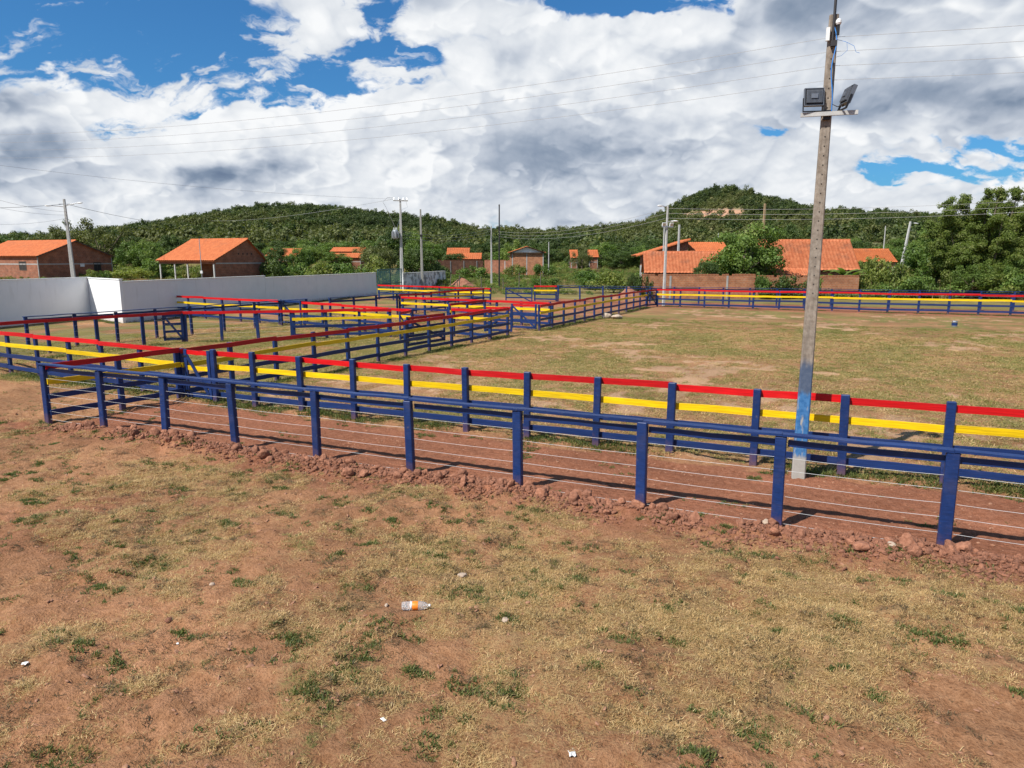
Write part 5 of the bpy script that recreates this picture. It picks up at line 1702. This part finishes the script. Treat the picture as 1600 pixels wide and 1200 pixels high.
tree('leafy_tree', 'dark mango-like tree behind the bare wooden post', 'dark', 1222, 334, 105, 76)
tree('leafy_tree', 'green shrub in front of the low tiled house', 'dark', 1110, 404, 79, 56, k=1)
tree('leafy_tree', 'dark shrub climbing at the left end of the orange brick wall', 'dark', 990, 423, 76, 24)
tree('leafy_tree', 'bright green tree left of the wooden post', 'mid', 1140, 352, 100, 56, k=1)
tree('leafy_tree', 'leafy tree just right of the wide tiled roof', 'light', 1352, 398, 88, 44)

# the broad band of village trees
BAND = 'village trees in front of the hills'
g = np.random.default_rng(2024)
cnt = 0; made = []
for row, (Y, n, top0, top1) in enumerate(((225, 38, 364, 383), (190, 38, 370, 389), (160, 32, 380, 398))):
    for k in range(n):
        px = -60 + 1720 * (k + g.uniform(-.35, .35)) / n
        if Y <= 160 and 690 < px < 960 and g.random() < .45: continue
        kind = g.choice(['dark', 'dark', 'dark', 'dark', 'mid', 'mid', 'light', 'olive'])
        top = g.uniform(top0, top1)
        made.append((tree('village_tree', 'village tree', kind, px, top, Y + g.uniform(-12, 12), g.uniform(40, 72) * (200 / Y) ** .3, BAND), kind, px, row))
        cnt += 1

MARKS = [(35, 'the left brick house'), (116, 'the left street lamp pole'), (215, 'the gap between the left houses'), (330, 'the veranda house'), (440, 'the roof beside the veranda house'),
         (540, 'the twin far roofs'), (628, 'the transformer pole'), (720, 'the brick yard wall'), (780, 'the dark steel pole'), (825, 'the pale gabled house'),
         (910, 'the two small orange roofs'), (1038, 'the floodlight mast'), (1110, 'the low tiled house'), (1187, 'the bare wooden post'), (1285, 'the near concrete pole'), (1370, 'the far right orange roof'),
         (1402, 'the leaning lamp pole'), (1530, 'the big feathery tree'), (1640, 'the right edge')]
LOOK = {'dark': 'dark green', 'mid': 'mid green', 'light': 'pale green', 'olive': 'grey-olive'}
ROWS = ('back row', 'mid row', 'front row')
byl = {}
for o, kind, px, row in made:
    mx, mn = min(MARKS, key=lambda q: abs(q[0] - px))
    rel = 'above' if abs(mx - px) < 14 else ('left of' if px < mx else 'right of')
    byl.setdefault(f'{LOOK[kind]} village tree in {ROWS[row]}, {rel} {mn}', []).append((px, o))
for lab, lst in byl.items():
    lst.sort(key=lambda q: q[0])
    for q, (px, o) in enumerate(lst):
        pre = '' if len(lst) == 1 else (('left-hand ', 'right-hand ') if len(lst) == 2 else ('leftmost ', 'middle ', 'rightmost ', 'fourth '))[min(q, 3)]
        o['label'] = pre + lab

# big feathery tree on the right
def feathery(name, label, px, base_py, Y, spec):
    p = at(px, base_py, Y)
    z0 = Tz(p.x, Y); s = Y / F_PX
    root = empty(name, (p.x, Y, z0), 0, label, 'tree')
    g = np.random.default_rng(77)
    cs = []; rs = []; limbs = MB()
    for (dx, top, wid, dy) in spec:                     # main stems: offset px, top px, spread px
        hx = dx * s; ht = at(px, top, Y).z - z0; w = wid * s
        base = Vector((hx * .25, dy * .3, -.2)); tip = Vector((hx, dy, ht))
        mid = base.lerp(tip, .5) + Vector((g.normal(0, .3), g.normal(0, .3), 0))
        limbs.tube([base, mid, tip], [.17, .10, .025], 6)
        nb = 37
        for k in range(nb):
            t = .10 + .88 * (k + g.random()) / nb
            q = base.lerp(mid, t * 2) if t < .5 else mid.lerp(tip, t * 2 - 1)
            a = g.uniform(0, 6.283); rad = w * (1 - .80 * t ** 1.6) * g.uniform(.25, 1)
            e = q + Vector((math.cos(a) * rad, math.sin(a) * rad * .9, rad * .18))
            e.z = max(e.z, .5)
            limbs.tube([q, q.lerp(e, .6) + Vector((0, 0, .12)), e], [.045 * (1 - t) + .012, .02, .006], 4)
            for u_ in (.45, .75, 1.0):
                cs.append(np.array(q.lerp(e, u_)) + g.normal(0, .12, 3)); rs.append(g.uniform(.36, .64) * (1 - .28 * t))
    V, F, TN = leaf_cloud(g, np.array(cs), np.array(rs) * 1.3, 120, .098, .8, .5, 1.25)
    link('crown', with_tone(np_mesh('crown', V, F, M['leaf_feather']), TN), root)
    limbs.build('trunk', M['bark'], root)
    return root
M['leaf_feather'] = leaf_mat('feathery_leaves', (.105, .150, .034), (.165, .215, .055), (.25, .28, .095), .52)
feathery('feathery_tree', 'big feathery green tree at the right edge behind the far fence, sprigs against the sky', 1530, 452, 79,
         [(-84, 346, 44, .6), (-30, 303, 50, .2), (-64, 326, 52, 0), (-45, 308, 55, 1.5), (-10, 296, 60, -.5), (25, 288, 58, 1.0), (60, 292, 62, -.3), (95, 300, 65, .8), (-84, 378, 40, -1.0), (5, 340, 75, -2.0), (120, 330, 65, -1.5), (-52, 384, 56, -2.2), (60, 380, 75, -2.6), (48, 291, 50, .5), (78, 297, 54, -.6), (110, 312, 60, .2)])
tree('leafy_tree', 'rounded light green bush in front of the big feathery tree', 'light', 1524, 404, 75.5, 62)
tree('leafy_tree', 'bushy tree at the right edge below the feathery crown', 'mid', 1585, 392, 76.5, 56)

tree('leafy_tree', 'broad green tree backing the left side of the big feathery tree', 'mid', 1470, 338, 88, 120)
tree('leafy_tree', 'broad green tree backing the right side of the big feathery tree', 'light', 1592, 318, 88, 130)

# banana plants beside the wide tiled house
def banana(label, px, Y, h):
    p = at(px, 440, Y); root = empty('banana_plant', (p.x, Y, Tz(p.x, Y)), random.uniform(0, 6), label, 'plant')
    g = np.random.default_rng(px)
    MB().tube([(0, 0, -.1), (.05, 0, h * .45), (.08, 0, h * .6)], [.12, .10, .05], 7).build('stem', M['leaf_light'], root)
    for k in range(8):
        a = 2 * math.pi * k / 8 + g.uniform(-.3, .3); L = h * g.uniform(.5, .72); v = []; up = g.uniform(.5, 1.25)
        for t in np.linspace(0, 1, 7):
            r_ = L * t * math.cos(up * (1 - t * .5)); z = h * .58 + L * (t * math.sin(up) - .55 * t * t)
            wv = .24 * math.sin(math.pi * min(1, t * .9 + .1)) * h / 3
            c_ = np.array([math.cos(a) * r_, math.sin(a) * r_, z]); sd = np.array([-math.sin(a), math.cos(a), 0]) * wv
            v += [c_ - sd + [0, 0, -.06], c_, c_ + sd + [0, 0, -.06]]
        f = []
        for q in range(6):
            for e in range(2): f.append((q * 3 + e, q * 3 + e + 1, q * 3 + 4 + e, q * 3 + 3 + e))
        me = with_tone(np_mesh('leaf', np.array(v), np.array(f), M['leaf_light'], True), np.full(len(v), g.uniform(.2, .8)))
        link('leaf', me, root)
    return root
banana('banana plant before the wide tiled house, the one nearest the concrete pole', 1302, 78.5, 3.0)
banana('taller banana plant at the right corner of the wide tiled house', 1318, 79, 3.9)
banana('banana plant leaning beside the leafy tree right of the wide tiled roof', 1330, 78.8, 3.4)

# bushes one can tell apart
BG = 'bushes beyond the far fence'
def bushes(lst):
    for (px, top, Y, w, kind, lab) in lst:
        tree('bush', lab, kind, px, top, Y, w, None, False, 'bush')
bushes([(1008, 428, 74, 26, 'bushdark', 'ivy-like dark bush over the end of the orange brick wall'),
        (1195, 424, 75, 34, 'bush', 'green bush covering the join of the two brick walls'),
        (1236, 428, 75, 52, 'bushdark', 'dark creeper bush on the overgrown brick wall left of the concrete pole'),
        (1275, 420, 76, 28, 'bush', 'leafy bush behind the concrete pole on the brick wall'),
        (1372, 402, 80, 60, 'bushlight', 'tall pale weed bush right of the overgrown brick wall'),
        (1410, 412, 78, 60, 'bushlight', 'pale green bush at the foot of the leaning lamp pole'),
        (1440, 424, 75, 56, 'bush', 'low green bush left of the big feathery tree'),
        (1560, 426, 74, 70, 'bushlight', 'brownish green bush below the right edge trees'),
        (1602, 420, 73, 60, 'bush', 'green bush at the right edge above the far fence'),
        (140, 421, 86, 26, 'bushlight', 'bright green shrub before the shaded gable of the left brick house'),
        (158, 419, 87, 24, 'bush', 'small green shrub right of the left lamp pole base'),
        (205, 414, 96, 60, 'bushlight', 'pale scrub between the left brick house and the veranda house'),
        (235, 398, 102, 44, 'bush', 'green scrub left of the veranda posts'),
        (425, 402, 102, 40, 'bushdark', 'dark bush right of the veranda house gable'),
        (455, 405, 104, 48, 'bush', 'green bush above the step of the long white wall'),
        (500, 408, 104, 60, 'bushlight', 'pale bush above the middle of the long white wall'),
        (545, 404, 104, 60, 'bush', 'green bush left of the metal yard gate'),
        (585, 398, 106, 50, 'bushlight', 'light bush behind the metal yard gate'),
        (685, 412, 114, 40, 'bushdark', 'dark bush behind the grey stained wall'),
        (740, 414, 130, 44, 'bush', 'green bush in front of the distant brick yard wall'),
        (950, 424, 88, 60, 'bushlight', 'bright green weed bush left of the orange brick wall'),
        (925, 418, 98, 60, 'bush', 'green weed bush in the centre beyond the far fence'),
        (682, 409, 132, 40, 'bush', 'green bush at the left end of the distant brick yard wall'),
        (806, 409, 136, 34, 'bushlight', 'pale bush at the left corner of the pale gabled house'),
        (852, 408, 136, 34, 'bush', 'green bush at the right corner of the pale gabled house'),
        (850, 431, 100, 40, 'bush', 'leafy low bush right of the pale flat rock')])

# weeds and undergrowth: nobody could count them
weeds = []
for k in range(3):
    me, _ = crown_mesh('weed_clump', 1100 + k, 'weed', w=1.7, clumps=13, per=34, leaf=.085, low=.02, cr=(.3, .5)); weeds.append(me)
for k in range(2):
    me, _ = crown_mesh('weed_clump_green', 1110 + k, 'leaf_mid', w=1.7, clumps=13, per=34, leaf=.085, low=.02, cr=(.3, .5)); weeds.append(me)
for k in range(3):
    weeds.append(tuft('dry_stalks', 46, 1.15, .016, .42, M['weed_dry'], 1120 + k, .3))
wc = proto_coll('weed_clumps', weeds)
g = np.random.default_rng(3001)
pts = []; sc = []; idx = []
def weed_area(px0, px1, Y0, Y1, dens, s0, s1, dry=.3):
    x0 = min((px0 - 800) / F_PX * Y0, (px0 - 800) / F_PX * Y1); x1 = max((px1 - 800) / F_PX * Y0, (px1 - 800) / F_PX * Y1)
    n = int((x1 - x0) * (Y1 - Y0) * dens)
    x = g.uniform(x0, x1, n); y = g.uniform(Y0, Y1, n)
    p = 800 + F_PX * x / y
    k = (p > px0) & (p < px1) & (fbm(x * .12, y * .12, 4, .55, seed=611) > .40)
    x, y = x[k], y[k]
    # keep off the walls and yards
    u, v = x * AU.x + y * AU.y, x * AV.x + y * AV.y
    keep = (v > 71.5)
    side = (x - w_start.x) * WD.y - (y - w_start.y) * WD.x          # right of the long wall is the pen side
    keep |= (side < -2.0) & (y > 50)
    keep &= ~((side > -2) & (y < 112) & (v < 71.5))
    x, y = x[keep], y[keep]
    pts.append(np.stack([x, y, T(x, y) - .05], -1))
    s = g.uniform(s0, s1, len(x))
    sc.append(np.stack([s, s, s * g.uniform(.6, 1.1, len(x))], -1))
    isd = g.random(len(x)) < dry
    idx.append(np.where(isd, g.integers(0, 3, len(x)), g.integers(3, 8, len(x))))   # names sort dry_stalks first
weed_area(690, 1010, 112, 150, .75, .5, 1.15, .45)
weed_area(690, 1010, 150, 235, .42, .8, 1.7, .45)
weed_area(690, 1010, 84, 112, .8, .35, .9, .4)
weed_area(1340, 1700, 74, 100, .95, .6, 1.9, .35)
weed_area(1190, 1345, 74.5, 79.5, .8, .5, 1.4, .3)
weed_area(-60, 700, 70, 104, .5, .3, .75, .55)
weed_area(-60, 700, 104, 140, .62, .6, 1.9, .4)
weed_area(1010, 1400, 100, 200, .15, .8, 1.8, .3)
pts = np.concatenate(pts); sc = np.concatenate(sc); idx = np.concatenate(idx)
scatter('undergrowth', pts, rots(g, len(pts), .08), sc, idx, wc, 'rank weeds and scrub growing beyond the far fence')

# woods on the hills
forest = []
for k in range(3): forest.append(crown_mesh('hill_tree_dark', 1200 + k, 'hill_dark', w=1.2, clumps=15, per=30, leaf=.075, low=.1, cr=(.28, .5))[0])
for k in range(3): forest.append(crown_mesh('hill_tree_mid', 1210 + k, 'hill_mid', w=1.2, clumps=15, per=30, leaf=.075, low=.1, cr=(.28, .5))[0])
for k in range(2): forest.append(crown_mesh('hill_tree_olive', 1220 + k, 'leaf_olive', w=1.2, clumps=13, per=24, leaf=.08, low=.12, cr=(.28, .5))[0])
fc = proto_coll('hill_trees', forest)
g = np.random.default_rng(3002)
n = 88000
x = g.uniform(-440, 440, n); y = 232 + 260 * g.random(n) ** .8
k = np.abs(x / y) < .86
x, y = x[k], y[k]
z = hill_h(x, y)
d = ((x - 97) / 8.5) ** 2 + ((z - 25.0) / 2.9) ** 2
k = (fbm(x * .03, y * .03, 4, .55, seed=701) > .30) & ~((d < 1.0) & (y < 425) & (g.random(len(x)) < .88))
k &= ~((np.abs(x - 104) < 34) & (np.abs(z - 28) < 9) & (fbm(x * .06, y * .06, 4, .55, seed=707) < .52) & (g.random(len(x)) < .62))
x, y, z = x[k], y[k], z[k]
s = g.uniform(1.1, 2.8, len(x)) + 2.6 * (g.random(len(x)) < .08)
s = s * np.where(y < 290, 1.7, 1.0)
lvl = fbm(x * .016, y * .03, 4, .55, seed=705)
r_ = g.random(len(x)) * .6 + (lvl - .5) * 2.4 + .30
# collection order: dark 0-2, mid 3-5, olive 6-7
ix = np.where(r_ < .34, g.integers(0, 3, len(x)), np.where(r_ < .62, g.integers(3, 6, len(x)), g.integers(6, 8, len(x))))
scatter('hill_forest', np.stack([x, y, z - .2], -1), rots(g, len(x), .05), np.stack([s, s, s * g.uniform(.8, 1.2, len(x))], -1), ix, fc, 'woods covering the two hills behind the village')
